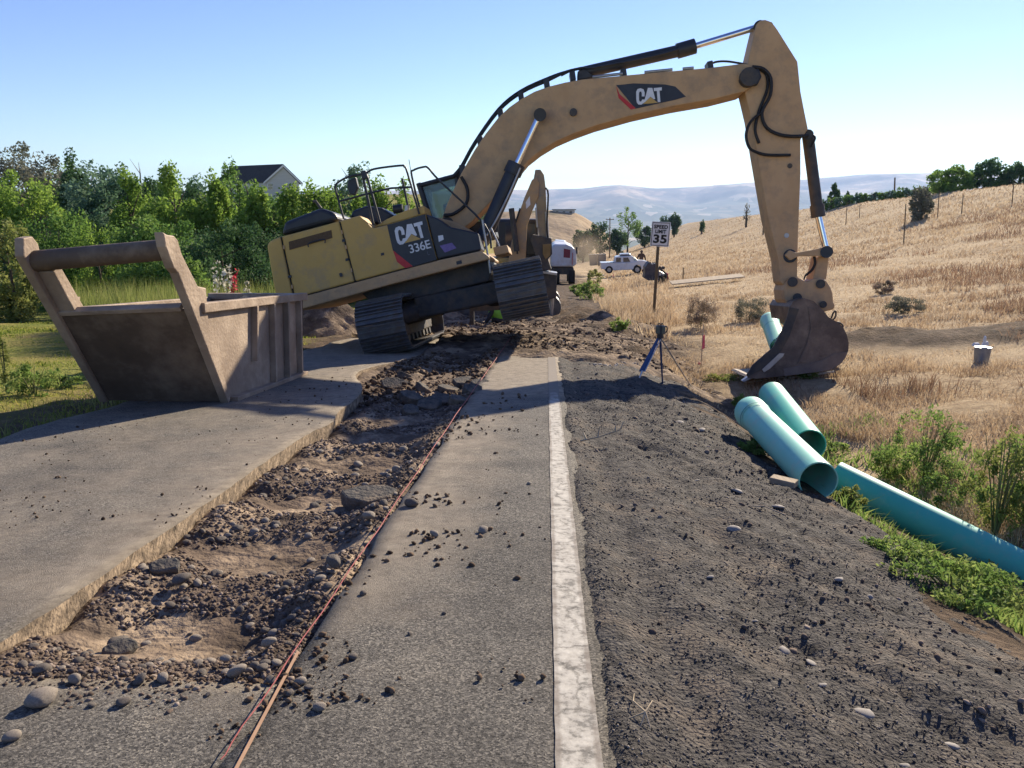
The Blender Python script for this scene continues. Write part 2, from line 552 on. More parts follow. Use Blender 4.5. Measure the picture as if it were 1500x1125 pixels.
def paint_mat():
    m, n, l, b = nodes_of('worn_white_paint')
    tc = n.new('ShaderNodeTexCoord')
    def noise(s, d=8.0, r=0.7):
        t = n.new('ShaderNodeTexNoise'); t.inputs['Scale'].default_value = s
        t.inputs['Detail'].default_value = d; t.inputs['Roughness'].default_value = r
        l.new(tc.outputs['Object'], t.inputs['Vector']); return t
    w = noise(19.0)
    r = ramp_node(n, [(0.38, (0.15, 0.14, 0.12)), (0.48, (0.37, 0.345, 0.295)), (0.74, (0.58, 0.55, 0.47))])
    l.new(w.outputs['Fac'], r.inputs['Fac'])
    wob = noise(5.0)
    vm = n.new('ShaderNodeVectorMath'); vm.operation = 'MULTIPLY_ADD'; vm.inputs[1].default_value = (0.15, 0.15, 0.15)
    l.new(wob.outputs['Color'], vm.inputs[0]); l.new(tc.outputs['Object'], vm.inputs[2])
    vo = n.new('ShaderNodeTexVoronoi'); vo.feature = 'DISTANCE_TO_EDGE'; vo.inputs['Scale'].default_value = 3.2
    l.new(vm.outputs[0], vo.inputs['Vector'])
    cr = ramp_node(n, [(0.0, (0.12, 0.11, 0.1)), (0.022, (1, 1, 1))])
    l.new(vo.outputs['Distance'], cr.inputs['Fac'])
    mc = n.new('ShaderNodeMixRGB'); mc.blend_type = 'MULTIPLY'; mc.inputs['Fac'].default_value = 0.6
    l.new(r.outputs['Color'], mc.inputs['Color1']); l.new(cr.outputs['Color'], mc.inputs['Color2'])
    at = n.new('ShaderNodeAttribute'); at.attribute_name = 'var'
    dn = noise(7.0)
    add = n.new('ShaderNodeMath'); add.operation = 'ADD'
    l.new(at.outputs['Fac'], add.inputs[0]); l.new(dn.outputs['Fac'], add.inputs[1])
    dr = ramp_node(n, [(0.62, (0, 0, 0)), (0.95, (1, 1, 1))])
    l.new(add.outputs[0], dr.inputs['Fac'])
    mx = n.new('ShaderNodeMixRGB'); mx.inputs['Color2'].default_value = (0.17, 0.14, 0.11, 1)
    l.new(dr.outputs['Color'], mx.inputs['Fac']); l.new(mc.outputs['Color'], mx.inputs['Color1'])
    l.new(mx.outputs['Color'], b.inputs['Base Color'])
    b.inputs['Roughness'].default_value = 0.8
    bp = n.new('ShaderNodeBump'); bp.inputs['Strength'].default_value = 0.5; bp.inputs['Distance'].default_value = 0.004
    l.new(w.outputs['Fac'], bp.inputs['Height']); l.new(bp.outputs['Normal'], b.inputs['Normal'])
    return m

M_GROUND = ground_mat(); M_ASPHALT = asphalt_mat(); M_PAINT = paint_mat()
M_TRENCH = mat('trench_soil', [(0.055, 0.042, 0.031), (0.135, 0.10, 0.072), (0.24, 0.18, 0.127)], 2.2, 9, 0.95, 1.0, 22, spec=0.1,
               dirt=(0.33, 0.25, 0.17), dscale=1.9, damt=(0.5, 0.6), bdist=0.03)
M_GRAVEL = mat('dark_gravel', [(0.025, 0.023, 0.021), (0.075, 0.068, 0.061), (0.15, 0.135, 0.115)], 16, 9, 0.92, 1.0, 60, spec=0.2,
               dirt=(0.16, 0.13, 0.10), dscale=2.4, damt=(0.5, 0.66), bdist=0.035)
M_STONE = leaf_mat('river_stone', [(0.05, 0.038, 0.03), (0.11, 0.08, 0.06), (0.17, 0.13, 0.10), (0.085, 0.07, 0.062), (0.14, 0.10, 0.075), (0.32, 0.26, 0.21)], 0.0, rough=0.85)
M_STONE2 = mat('pale_river_stone', [(0.17, 0.14, 0.11), (0.31, 0.265, 0.21)], 9, 6, 0.8, 0.3, 50, spec=0.3)
M_STONE3 = mat('grey_river_stone', [(0.075, 0.064, 0.053), (0.17, 0.142, 0.115)], 9, 6, 0.85, 0.3, 50, spec=0.3)
M_CHIP = leaf_mat('gravel_chip', [(0.04, 0.036, 0.033), (0.10, 0.092, 0.083), (0.075, 0.067, 0.06), (0.16, 0.14, 0.12), (0.11, 0.10, 0.09), (0.28, 0.25, 0.215)], 0.0, rough=0.85)
M_CLOD = leaf_mat('soil_clod', [(0.05, 0.034, 0.024), (0.11, 0.075, 0.05), (0.17, 0.12, 0.08)], 0.0, rough=0.95)
M_CUT = mat('cut_asphalt_face', [(0.06, 0.048, 0.036), (0.19, 0.145, 0.10), (0.36, 0.275, 0.185)], 16, 10, 0.95, 1.0, 45, spec=0.1)

def edge_l(y):
    """left cut edge of the trench"""
    y = np.asarray(y, float)
    return (-1.96 - 0.028 * np.maximum(y - 3, 0) + 0.02 * fbm(y * 11.0, y * 0 + 1.3, 6) - 0.55 * np.exp(-((y - 11.2) / 1.5) ** 2) + 0.014 * fbm(y * 2.1, y * 0 + 3.3, 5)
            + 0.07 * np.exp(-((y - 7.0) / 0.35) ** 2))

def edge_r(y):
    y = np.asarray(y, float)
    return -0.85 + 0.05 * fbm(y * 2.3, y * 0 + 8.1, 9)

def grid_mesh(X, Y, Z, name, m, var=None, extra=None, smooth=True, kind='structure'):
    ny, nx = X.shape
    V = np.stack([X.ravel(), Y.ravel(), Z.ravel()], 1)
    i = np.arange(ny * nx).reshape(ny, nx)
    F = np.stack([i[:-1, :-1].ravel(), i[:-1, 1:].ravel(), i[1:, 1:].ravel(), i[1:, :-1].ravel()], 1)
    me = np_mesh(name, V, F, smooth, None if var is None else var.ravel())
    if extra:
        for k, a in extra.items():
            at = me.attributes.new(k, 'FLOAT', 'POINT'); at.data.foreach_set('value', a.ravel().astype(np.float32))
    return link(name, me, m, None, kind)

# ---- ground: one sheet from behind the camera to the edge of the hill
gx = np.concatenate([np.arange(-240, -40, 10), np.arange(-40, -8, 1.0), np.arange(-8, 14, 0.25), np.arange(14, 40, 1.0), np.arange(40, 180, 4.0)])
gy = np.concatenate([np.arange(-12, 30, 0.25), np.arange(30, 80, 1.0), np.arange(80, 421, 5.0)])
GX, GY = np.meshgrid(gx, gy)
GZ = gz(GX, GY)
road_w = sstep(-4.75, -4.45, GX) * (1 - sstep(0.9, 2.2, GX)) * (1 - sstep(19, 24, GY))
bumps = fbm(GX * 0.6, GY * 0.6, 21) * 0.10 + fbm(GX * 2.1, GY * 2.1, 31) * 0.05
churn = np.exp(-((GX - 1.0) / 2.2) ** 2) * sstep(12.5, 15, GY) * (1 - sstep(30, 45, GY))
GZ = GZ + bumps * (0.25 + 0.75 * sstep(2.2, 4, np.abs(GX))) - 0.45 * road_w + churn * np.abs(fbm(GX * 1.7, GY * 1.7, 77)) * 0.5
# a bank of turned soil across the field beyond the ditch
bankY = 19.5 - 0.12 * (GX - 8) + 0.8 * fbm(GX * 0.3, GX * 0 + 2, 4)
bank = np.exp(-((GY - bankY) / 1.1) ** 2) * sstep(5.6, 7.5, GX) * (1 - sstep(22, 28, GX))
GZ = GZ + 0.34 * bank * (0.75 + 0.6 * fbm(GX * 1.6, GY * 1.6, 12))
grassy = sstep(2.9, 4.4, GX + 1.2 * fbm(GX * 0.5, GY * 0.5, 3)) * (1 - 0.95 * np.clip(bank * 1.8 * (1 + fbm(GX * 2, GY * 2, 8)), 0, 1))
grassy = grassy * (1 - 0.8 * np.clip(churn * 2.0, 0, 1) * (1 - sstep(3.0, 5.5, GX)))
lawn = sstep(-5.3, -6.8, GX + 0.8 * fbm(GX * 0.4, GY * 0.4, 6)) * (1 - sstep(140, 200, GY))
grid_mesh(GX, GY, GZ, 'ground', M_GROUND, grassy, {'lawn': lawn})

# ---- the valley below and the hills beyond it
def skyline(t):
    """Z/Y of the far ridge for a direction X/Y = t"""
    px = [-400, 0, 400, 640, 800, 850, 905, 950, 1000, 1100, 1180, 1250, 1366, 1500, 1800]
    py = [285, 282, 281, 280, 278, 277, 272, 276, 276, 268, 263, 259, 256, 258, 262]
    tt = [(p - 801) / 1150 for p in px]
    return np.interp(t, tt, [(305 - q) / 1150 for q in py])

rr = np.concatenate([np.linspace(330, 1500, 24), np.linspace(1600, 6000, 40), np.linspace(6100, 12000, 110)])
tt = np.linspace(-1.15, 1.15, 300)
TT, RR = np.meshgrid(tt, rr)
VX = TT * RR; VY = RR
floor_z = np.interp(RR, [330, 1300, 2500, 6000], [-52, -115, -125, -120])
sk = skyline(TT) * 10200 + 1.3
up = sstep(5600, 10200, RR)
gul = np.abs(fbm(VX / 1500.0, VY / 2600.0, 41, 5))
rid = fbm(VX / 700.0, VY / 900.0, 43, 5)
VZ = floor_z * (1 - up) + sk * up - 240 * gul * up * (1 - 0.86 * sstep(9000, 10200, RR)) + 40 * rid * sstep(5600, 7500, RR) * (1 - sstep(9400, 10200, RR))
VZ = VZ - 0.15 * np.maximum(RR - 10300, 0)
m, n, l, b = nodes_of('valley_and_hills')
tc = n.new('ShaderNodeTexCoord')
mp = n.new('ShaderNodeMapping'); mp.inputs['Scale'].default_value = (0.0016, 0.0010, 0.004)
l.new(tc.outputs['Object'], mp.inputs['Vector'])
t1 = n.new('ShaderNodeTexNoise'); t1.inputs['Scale'].default_value = 1.0; t1.inputs['Detail'].default_value = 10; t1.inputs['Roughness'].default_value = 0.62
l.new(mp.outputs['Vector'], t1.inputs['Vector'])
hc = ramp_node(n, [(0.38, (0.07, 0.065, 0.05)), (0.5, (0.18, 0.135, 0.09)), (0.58, (0.46, 0.34, 0.21))])
l.new(t1.outputs['Fac'], hc.inputs['Fac'])
mp2 = n.new('ShaderNodeMapping'); mp2.inputs['Scale'].default_value = (0.011, 0.0045, 0.004)
l.new(tc.outputs['Object'], mp2.inputs['Vector'])
vv = n.new('ShaderNodeTexVoronoi'); vv.inputs['Scale'].default_value = 1.0
l.new(mp2.outputs['Vector'], vv.inputs['Vector'])
vc = ramp_node(n, [(0.0, (0.02, 0.04, 0.025)), (0.55, (0.05, 0.08, 0.045)), (0.78, (0.13, 0.13, 0.08)), (0.93, (0.36, 0.32, 0.24))])
l.new(vv.outputs['Color'], vc.inputs['Fac'])
av = n.new('ShaderNodeAttribute'); av.attribute_name = 'var'
mx = n.new('ShaderNodeMixRGB'); l.new(av.outputs['Fac'], mx.inputs['Fac'])
l.new(vc.outputs['Color'], mx.inputs['Color1']); l.new(hc.outputs['Color'], mx.inputs['Color2'])
l.new(mx.outputs['Color'], b.inputs['Base Color']); b.inputs['Roughness'].default_value = 1.0
grid_mesh(VX, VY, VZ, 'valley_and_hills', m, sstep(7600, 8900, RR + 1500 * rid))

# ---- the dry bluff beyond the road
M_BLUFF = mat('bluff_grass', [(0.22, 0.155, 0.09), (0.36, 0.26, 0.155), (0.46, 0.345, 0.21)], 0.06, 9, 0.95, 0.8, 0.3, spec=0.1, bdist=0.8,
              dirt=(0.10, 0.10, 0.045), dscale=0.035, damt=(0.5, 0.62))
bx = np.linspace(-150, 45, 120); by = np.linspace(215, 470, 80)
BX, BY = np.meshgrid(bx, by)
top = np.interp(BX + 3 * fbm(BY * 0.05, BX * 0.05, 3), [-150, -60, 0, 12, 15, 22, 27, 45], [-9, -2, 0.4, -0.6, -2.2, -6.5, -11, -40])
face = np.interp(BY, [215, 260, 300, 335, 356, 400, 470], [-34, -24, -13, -4, 0, 0, -50])
grid_mesh(BX, BY, top + face + 1.6 * fbm(BX * 0.06, BY * 0.05, 2) * sstep(352, 320, BY), 'bluff', M_BLUFF)

# ---- road slabs
def strip(name, ys, fl, fr, nx, dust, thick=0.2, m=M_ASPHALT):
    """a slab of road between two edge functions, with its cut faces"""
    ys = np.asarray(ys, float)
    L = fl(ys); R_ = fr(ys)
    t = np.linspace(0, 1, nx)
    X = L[:, None] * (1 - t) + R_[:, None] * t
    Y = np.repeat(ys[:, None], nx, 1)
    Z = BASE(Y) + 0.008 * fbm(X * 0.9, Y * 0.9, 61)
    D = dust(X, Y)
    # skirts at left, right, start and end
    X2 = np.concatenate([X[:, :1] + 0.02, X, X[:, -1:] - 0.02], 1); Y2 = np.concatenate([Y[:, :1], Y, Y[:, -1:]], 1)
    Z2 = np.concatenate([Z[:, :1] - thick, Z, Z[:, -1:] - thick], 1); D2 = np.concatenate([D[:, :1], D, D[:, -1:]], 1)
    X2 = np.concatenate([X2[:1], X2, X2[-1:]]); Y2 = np.concatenate([Y2[:1], Y2, Y2[-1:]])
    Z2 = np.concatenate([Z2[:1] - thick, Z2, Z2[-1:] - thick]); D2 = np.concatenate([D2[:1], D2, D2[-1:]])
    o = grid_mesh(X2, Y2, Z2, name, m, D2, smooth=False)
    o.data.materials.append(M_CUT)
    nxx = X2.shape[1] - 1
    mi = np.zeros(len(o.data.polygons), np.int32)
    idx = np.arange(len(mi)); c = idx % nxx
    mi[(c == 0) | (c == nxx - 1)] = 1
    o.data.polygons.foreach_set('material_index', mi)
    return o

ENDY = 2.28
def dust_left(X, Y):
    e = edge_l(Y)
    return (0.42 * np.exp(-np.abs(X - e) / 0.40) + 0.15) * sstep(2.2, 3.2, Y) + 0.12 * sstep(6, 12, Y) + 0.4 * sstep(13, 15, Y)
def dust_right(X, Y):
    e = edge_r(Y)
    return 0.30 * np.exp(-np.abs(X - e) / 0.26) * sstep(2.0, 3.0, Y) + 0.27 * sstep(2.4, 4.0, Y) * (1 - sstep(-0.55, -0.05, X)) + 0.75 * sstep(8.4, 9.6, Y + 0.5 * fbm(X * 2, Y * 2, 3)) - 0.02
def dust_near(X, Y):
    return 0.0 + 0.4 * np.exp(-np.abs(Y - ENDY) / 0.2) * (X < -0.85) * (X > -2.0)
ys_far = np.arange(ENDY, 18.01, 0.1); ys_r = np.arange(ENDY, 14.61, 0.1)
ys_n = np.arange(-8.0, ENDY + 0.001, 0.08); ys_far = np.concatenate([ys_n, ys_far[1:]]); ys_r = np.concatenate([ys_n, ys_r[1:]])
strip('road_left', ys_far, lambda y: -4.55 + 0.12 * fbm(y * 0.9, y * 0, 15), edge_l, 26, dust_left)
strip('road_right', ys_r, edge_r, lambda y: 0.225 + 0.03 * fbm(y * 3.1, y * 0 + 5, 25), 14, dust_right)
strip('road_near', ys_n, edge_l, edge_r, 20, dust_near)

# white edge line, painted on the right-hand slab
ly = np.arange(-7.5, 14.2, 0.1)
lx = np.linspace(0.038, 0.164, 12)
LX, LY = np.meshgrid(lx, ly)
LX = LX + (np.abs(LX - 0.1) > 0.05) * 0.006 * fbm(LY * 9, LX * 60, 13)
grid_mesh(LX, LY, BASE(LY) + 0.008 * fbm(LX * 0.9, LY * 0.9, 61) + 0.005, 'edge_line', M_PAINT, 0.06 + 0.25 * (np.abs(LX - 0.101) > 0.045) + 0.5 * sstep(8.2, 9.6, LY))

# ---- trench bed
def tz(x, y):
    x = np.asarray(x, float); y = np.asarray(y, float)
    ridge = 0.034 * np.sin(y * 6.2 + 1.5 * fbm(x * 0.8, y * 0.3, 4)) * (1 - sstep(6.5, 8.5, y)) + 0.03 * fbm(x * 1.3, y * 1.9, 51) + 0.035 * fbm(x * 6, y * 7, 52) + 0.016 * fbm(x * 17, y * 22, 53)
    rim = 0.10 * np.exp(-((x + 0.95) / 0.13) ** 2) + 0.05 * np.exp(-((x + 1.9) / 0.12) ** 2)
    d = -0.125 + 0.105 * (1 - sstep(2.2, 2.8, y)) + 0.10 * sstep(10.0, 12.5, y)
    return BASE(y) + d + (ridge + rim) * sstep(2.2, 2.7, y)
tx_ = np.arange(-2.95, -0.72, 0.028); ty_ = np.concatenate([np.arange(2.0, 8, 0.028), np.arange(8, 15.5, 0.06)])
TX, TY = np.meshgrid(tx_, ty_)
TZ = tz(TX, TY)
TZ = np.where((TX < edge_l(TY) - 0.03) | (TX > edge_r(TY) + 0.03), np.minimum(TZ, BASE(TY) - 0.12), TZ)
TZ = np.where(TY < ENDY - 0.12, BASE(TY) - 0.1, TZ)
trench = grid_mesh(TX, TY, TZ, 'trench_bed', M_TRENCH)

# ---- gravel shoulder
def sz(x, y):
    x = np.asarray(x, float); y = np.asarray(y, float)
    rut = -0.03 * np.exp(-((x - 0.44 - 0.03 * np.sin(y)) / 0.09) ** 2) - 0.02 * np.exp(-((x - 0.95 - 0.05 * np.sin(y * 0.7)) / 0.12) ** 2)
    g = 0.35 + 0.65 * sstep(0.4, 1.0, x)
    return gz(x, y) - 0.004 + rut + g * (0.085 * fbm(x * 1.6 + y * 0.8, y * 1.1, 71) + 0.045 * fbm(x * 6 + y * 2, y * 5, 72) + 0.016 * fbm(x * 24, y * 24, 73)) - 0.05 * (1 - sstep(0.13, 0.225, x)) + 0.008 * np.exp(-((x - 0.25) / 0.06) ** 2)
sx_ = np.arange(0.14, 2.75, 0.032); sy_ = np.concatenate([np.arange(-4, 0.6, 0.2), np.arange(0.6, 9, 0.032), np.arange(9, 17, 0.07)])
SX, SY = np.meshgrid(sx_, sy_)
edge = 2.42 + 0.28 * fbm(SY * 0.8, SY * 0, 33)
SZ = sz(SX, SY) - 0.30 * sstep(0.0, 0.3, SX - edge) - 0.3 * sstep(15.5, 17, SY)
shoulder = grid_mesh(SX, SY, SZ, 'gravel_shoulder', M_GRAVEL)

# ---- churned soil where the road is dug away
def soil_z(x, y):
    x = np.asarray(x, float); y = np.asarray(y, float)
    n1 = np.abs(fbm(x * 0.9, y * 1.7, 101)); n2 = np.abs(fbm(x * 2.6, y * 5.0, 103)); n3 = fbm(x * 7, y * 12, 105)
    b = np.where(x > 0.3, gz(x, y), BASE(y))
    amt = sstep(12.7, 14.3, y + 1.1 * fbm(x * 1.1, y * 0.7, 9)) * (1 - sstep(25, 28, y))
    return b - 0.12 + amt * (0.13 + 0.18 * n1 + 0.11 * n2 + 0.03 * n3) - 0.1 * sstep(3.2, 4.0, x)
dx_ = np.arange(-4.5, 4.0, 0.05); dy_ = np.arange(11.9, 28, 0.06)
DX, DY = np.meshgrid(dx_, dy_)
DZ = soil_z(DX, DY) - 0.3 * (DX < edge_l(DY) + 0.05) * (DY < 17.8) 
grid_mesh(DX, DY, DZ, 'dug_soil', M_TRENCH)

# ---- loose material: chips, pebbles, clods
B0 = [ico(1, s, 0.75, 0.35) for s in range(5)]
B1 = [ico(2, s + 20, 0.72, 0.10) for s in range(6)]

OCT = []
for s_ in range(5):
    q_ = np.array([[1, 0, 0], [-1, 0, 0], [0, 1, 0], [0, -1, 0], [0, 0, .8], [0, 0, -.8]], float) * np.random.default_rng(s_).uniform(0.6, 1.2, (6, 1)) + np.random.default_rng(s_ + 9).uniform(-0.2, 0.2, (6, 3))
    OCT.append((q_, np.array([[0, 2, 4], [2, 1, 4], [1, 3, 4], [3, 0, 4], [2, 0, 5], [1, 2, 5], [3, 1, 5], [0, 3, 5]])))

def depth_weighted(n, x0, x1, y0, y1, power=1.6):
    u = RNG.uniform(0, 1, n)
    y = (y0 ** (1 - power) + u * (y1 ** (1 - power) - y0 ** (1 - power))) ** (1 / (1 - power))
    return RNG.uniform(x0, x1, n), y

def loose(name, n, x0, x1, y0, y1, zf, s0, s1, m, bases, keep=None, kind='stuff', sink=0.25, power=1.6, parent=None):
    x, y = depth_weighted(n, x0, x1, y0, y1, power)
    if keep is not None:
        k = keep(x, y); x = x[k]; y = y[k]
    s = s0 + (s1 - s0) * RNG.uniform(0, 1, len(x)) ** 3
    s = s * np.clip(0.55 + y / 9.0, 0.6, 1.5)
    P = np.stack([x, y, zf(x, y) + s * sink], 1)
    V, F, W = scatter(bases, P, s)
    me = np_mesh(name, V, F, False, W)
    return link(name, me, m, parent, kind)

tag(loose('gravel_chips', 72000, 0.17, 2.5, 1.25, 12, sz, 0.002, 0.0105, M_CHIP, OCT, lambda x, y: (x < 2.42 + 0.28 * fbm(y * 0.8, y * 0, 33)) & (RNG.uniform(0, 1, len(x)) < 0.25 + sstep(-0.3, 0.25, fbm(x * 1.8, y * 1.8, 64))), sink=0.1),
    'dark grey gravel chips covering the road shoulder', 'gravel')
tag(loose('gravel_stones', 2000, 0.3, 2.45, 1.3, 14, sz, 0.006, 0.026, M_STONE, B0, lambda x, y: (x < 2.3) & (fbm(x * 1.4, y * 1.4, 66) > -0.05), sink=0.1),
    'larger mixed stones scattered among the shoulder gravel', 'gravel')
def in_trench(x, y): return (x > edge_l(y) + 0.02) & (x < edge_r(y) + 0.05)
def ridge_mask(x, y): return in_trench(x, y) & (y > ENDY - 0.02 + 0.30 * fbm(x * 3.2, x * 0 + 4.4, 17) + 0.25 * RNG.normal(0, 0.25, len(x))) & (0.6 * fbm(x * 1.6, y * 2.4, 88) + 0.42 * np.sin(y * 6.2 + 0.8 * fbm(x * 0.8, y * 0.3, 4)) + 0.5 * np.exp(-((x + 1.0) / 0.2) ** 2) + 0.5 * np.exp(-((x + 1.85) / 0.2) ** 2) + 0.6 * (1 - sstep(2.3, 2.8, y)) > 0.10)
tag(loose('trench_pebbles', 42000, -2.4, -0.8, 2.0, 9.0, lambda x, y: np.maximum(tz(x, y), np.where(y < ENDY + 0.02, BASE(y), -99)), 0.003, 0.021, M_STONE, B0, ridge_mask, sink=0.05),
    'brown and grey pebbles heaped in ridges across the trench', 'pebbles')
tag(loose('road_grit', 6500, -1.2, 0.05, 1.9, 9.0, lambda x, y: BASE(y), 0.003, 0.024, M_CLOD, B0,
          lambda x, y: (np.where(y > ENDY, x > -0.84, True)) & (RNG.uniform(0, 1, len(x)) < np.exp(-np.abs(x + 0.85) / 0.30)) & (fbm(x * 2.5, y * 2.5, 5) > 0.0), sink=0.4),
    'dark crumbs of soil scattered beside the string', 'soil crumbs')
tag(loose('road_grit', 1500, -4.4, -1.95, 2.2, 12.0, lambda x, y: BASE(y), 0.004, 0.014, M_CLOD, B0, lambda x, y: (x < edge_l(y) - 0.03) & (fbm(x * 2, y * 2, 15) > 0.0), sink=0.4),
    'small dark crumbs of soil strewn over the left lane', 'soil crumbs')
tag(loose('soil_clods', 5000, -0.8, 3.6, 14.6, 28.0, lambda x, y: soil_z(x, y), 0.008, 0.038, M_CLOD, B0,
          lambda x, y: fbm(x * 0.9, y * 0.9, 55) > -0.1, sink=0.2, power=1.3),
    'turned brown clods of soil along the right of the dug road', 'soil')
tag(loose('soil_clods', 3000, -4.4, -0.6, 17.5, 26.0, lambda x, y: soil_z(x, y), 0.01, 0.045, M_CLOD, B0, lambda x, y: fbm(x * 0.9, y * 0.9, 56) > -0.15, sink=0.2, power=1.2),
    'brown broken soil in the dug road beyond the excavator', 'soil')
tag(loose('rubble', 2200, -2.5, -0.85, 8.6, 14.6, lambda x, y: tz(x, y), 0.006, 0.04, M_CLOD, B0, in_trench, sink=0.3, power=1.1),
    'small asphalt rubble in the far end of the trench', 'rubble')

# individual cobbles of the trench (parts of its bed) and loose ones on the asphalt (things)
COB = []
for i in range(7):
    V, F = ico(3, 40 + i, 0.72, 0.02 if i % 2 else 0.10)
    me = np_mesh('cobble', V, F, True); me.materials.append(M_STONE3 if i % 3 else M_STONE2); COB.append(me)
    V, F = ico(2, 60 + i, 0.7, 0.15)
def stone_matrix(x, y, z, s):
    return Matrix.Translation((x, y, z)) @ Matrix.Rotation(random.uniform(0, 6.28), 4, 'Z') @ Matrix.Rotation(random.gauss(0, 0.3), 4, 'X') @ Matrix.Diagonal((s, s * random.uniform(0.65, 0.95), s * random.uniform(0.65, 1.0), 1))
cnt = 0
while cnt < 250:
    x = random.uniform(-2.05, -0.86); y = 2.2 + 4.0 * random.random() ** 1.7
    if not in_trench(np.array([x]), np.array([y]))[0]: continue
    if cnt > 110 and not ridge_mask(np.array([x]), np.array([y]))[0]: continue
    s = random.uniform(0.010, 0.027) * (0.9 + 0.22 * (y - 2.2))
    inst('cobble', random.choice(COB), stone_matrix(x, y, float(tz(x, y)) + s * 0.15, s), trench)
    cnt += 1
for (px, py, s) in [(348, 990, 0.034), (265, 835, 0.05), (490, 838, 0.045), (205, 1000, 0.028), (240, 998, 0.025), (385, 985, 0.024), (330, 965, 0.02), (170, 905, 0.045), (540, 760, 0.04), (60, 985, 0.03), (110, 1000, 0.025), (395, 950, 0.03)]:
    p = on_road(px, py); p = Vector((p.x, p.y, float(tz(p.x, p.y))))
    inst('cobble', random.choice(COB), stone_matrix(p.x, p.y, p.z + s * 0.5 + 0.02, s), trench)
LOOSE = [(62, 1032, 0.050, 'largest pale river stone lying on the asphalt before the trench'),
         (181, 1033, 0.024, None), (18, 1085, 0.026, None), (276, 1008, 0.012, None), (636, 786, 0.032, 'single pale stone on the asphalt well away from the trench'),
         (468, 1040, 0.022, None), (397, 1000, 0.024, None), (440, 1002, 0.022, None), (453, 1010, 0.017, None), (425, 1018, 0.02, None), (603, 742, 0.045, None), (517, 965, 0.018, None),
         (532, 872, 0.018, None), (650, 900, 0.011, None), (708, 780, 0.03, None), (305, 1020, 0.013, None), (135, 1035, 0.014, None), (600, 930, 0.01, None), (775, 710, 0.02, None)]
for (px, py, s, lb) in LOOSE:
    p = on_road(px, py)
    o = inst('loose_stone', COB[0] if lb else random.choice(COB), Matrix.Translation((0, 0, 0)))
    o.matrix_basis = stone_matrix(p.x, p.y, p.z + s * 0.5, s)
    tag(o, lb or 'small rounded stone lying loose on the asphalt beside the trench', 'stone', None if lb else 'loose stones on the asphalt')
PALE = mat('pale_chip', [(0.16, 0.14, 0.12), (0.36, 0.33, 0.29)], 20, 4, 0.8)
CH = []
for i in range(3):
    V, F = ico(2, 90 + i, 0.35, 0.2); me = np_mesh('pale_chip', V, F, False); me.materials.append(PALE); CH.append(me)
for k, (px, py, s) in enumerate([(1075, 777, 0.045), (1150, 935, 0.035), (1190, 952, 0.025), (1040, 845, 0.02), (995, 618, 0.07), (1028, 632, 0.06), (1080, 720, 0.05), (1230, 843, 0.03), (1275, 866, 0.018), (1268, 1030, 0.035), (1140, 740, 0.05), (1395, 1075, 0.03), (1020, 700, 0.03), (1205, 1000, 0.02), (1105, 905, 0.02), (1330, 1100, 0.02)]):
    p = on_ground(px, py)
    o = inst('pale_stone', CH[k % 3], stone_matrix(p.x, p.y, float(sz(p.x, p.y)) + s * 0.2, s))
    tag(o, 'pale flat stone lying on the dark gravel shoulder', 'stone', 'pale stones on the gravel shoulder')

# larger pieces of broken asphalt, each a thing
M_CHUNK = mat('broken_asphalt', [(0.055, 0.052, 0.048), (0.13, 0.12, 0.105)], 12, 8, 0.9, 1.0, 40, spec=0.2, dirt=(0.2, 0.15, 0.1), dscale=3, bdist=0.02)
def chunk(px, py, w, d, h, rz, tilt, label, group=None):
    p = on_road(px, py)
    z = float(tz(p.x, p.y)) if in_trench(np.array([p.x]), np.array([p.y]))[0] else float(BASE(p.y))
    rr_ = random.Random(px)
    k = 7
    pts = []
    for i in range(k):
        a = 2 * math.pi * i / k + rr_.uniform(-0.25, 0.25)
        pts.append(Vector((math.cos(a) * w * rr_.uniform(0.42, 0.56), math.sin(a) * d * rr_.uniform(0.42, 0.56), 0)))
    R = Matrix.Rotation(rz, 3, 'Z') @ Matrix.Rotation(tilt, 3, 'X')
    mb = MB().prism([Vector((p.x, p.y, z)) + R @ q for q in pts], R @ Vector((0, 0, h)))
    o = mb.build('asphalt_chunk', M_CHUNK, None, 0.012)
    place_alone(o, (p.x, p.y, z))
    tag(o, label, 'rubble', group)
chunk(540, 712, 0.36, 0.30, 0.10, 0.3, 0.05, 'thick slab of broken asphalt lying alone in the trench')
for (px, py, w, d, h, rz, tl) in [(575, 556, .4, .25, .1, .4, .5), (600, 575, .3, .3, .1, 1.2, .3), (630, 585, .32, .25, .09, .2, .4), (655, 560, .4, .3, .08, 2.0, .2), (682, 556, .38, .3, .08, .5, .15),
                                 (690, 572, .3, .22, .1, .9, .5), (615, 560, .28, .22, .1, 1.8, .6), (645, 578, .3, .26, .1, .1, .3), (600, 592, .22, .2, .08, .6, .4), (668, 588, .24, .2, .08, 1.4, .3),
                                 (590, 548, .3, .2, .1, 2.2, .5), (702, 560, .26, .2, .08, .3, .2)]:
    chunk(px, py, w, d, h, rz, tl, 'jagged chunk of broken asphalt in the pile below the excavator', 'asphalt chunks piled in the trench')
chunk(170, 915, 0.13, 0.10, 0.05, 0.5, 0.4, 'grey angular block half buried among pebbles by the cut edge')
chunk(240, 815, 0.16, 0.10, 0.05, 0.5, 0.4, 'grey broken block among pebbles beside the cut lane edge')

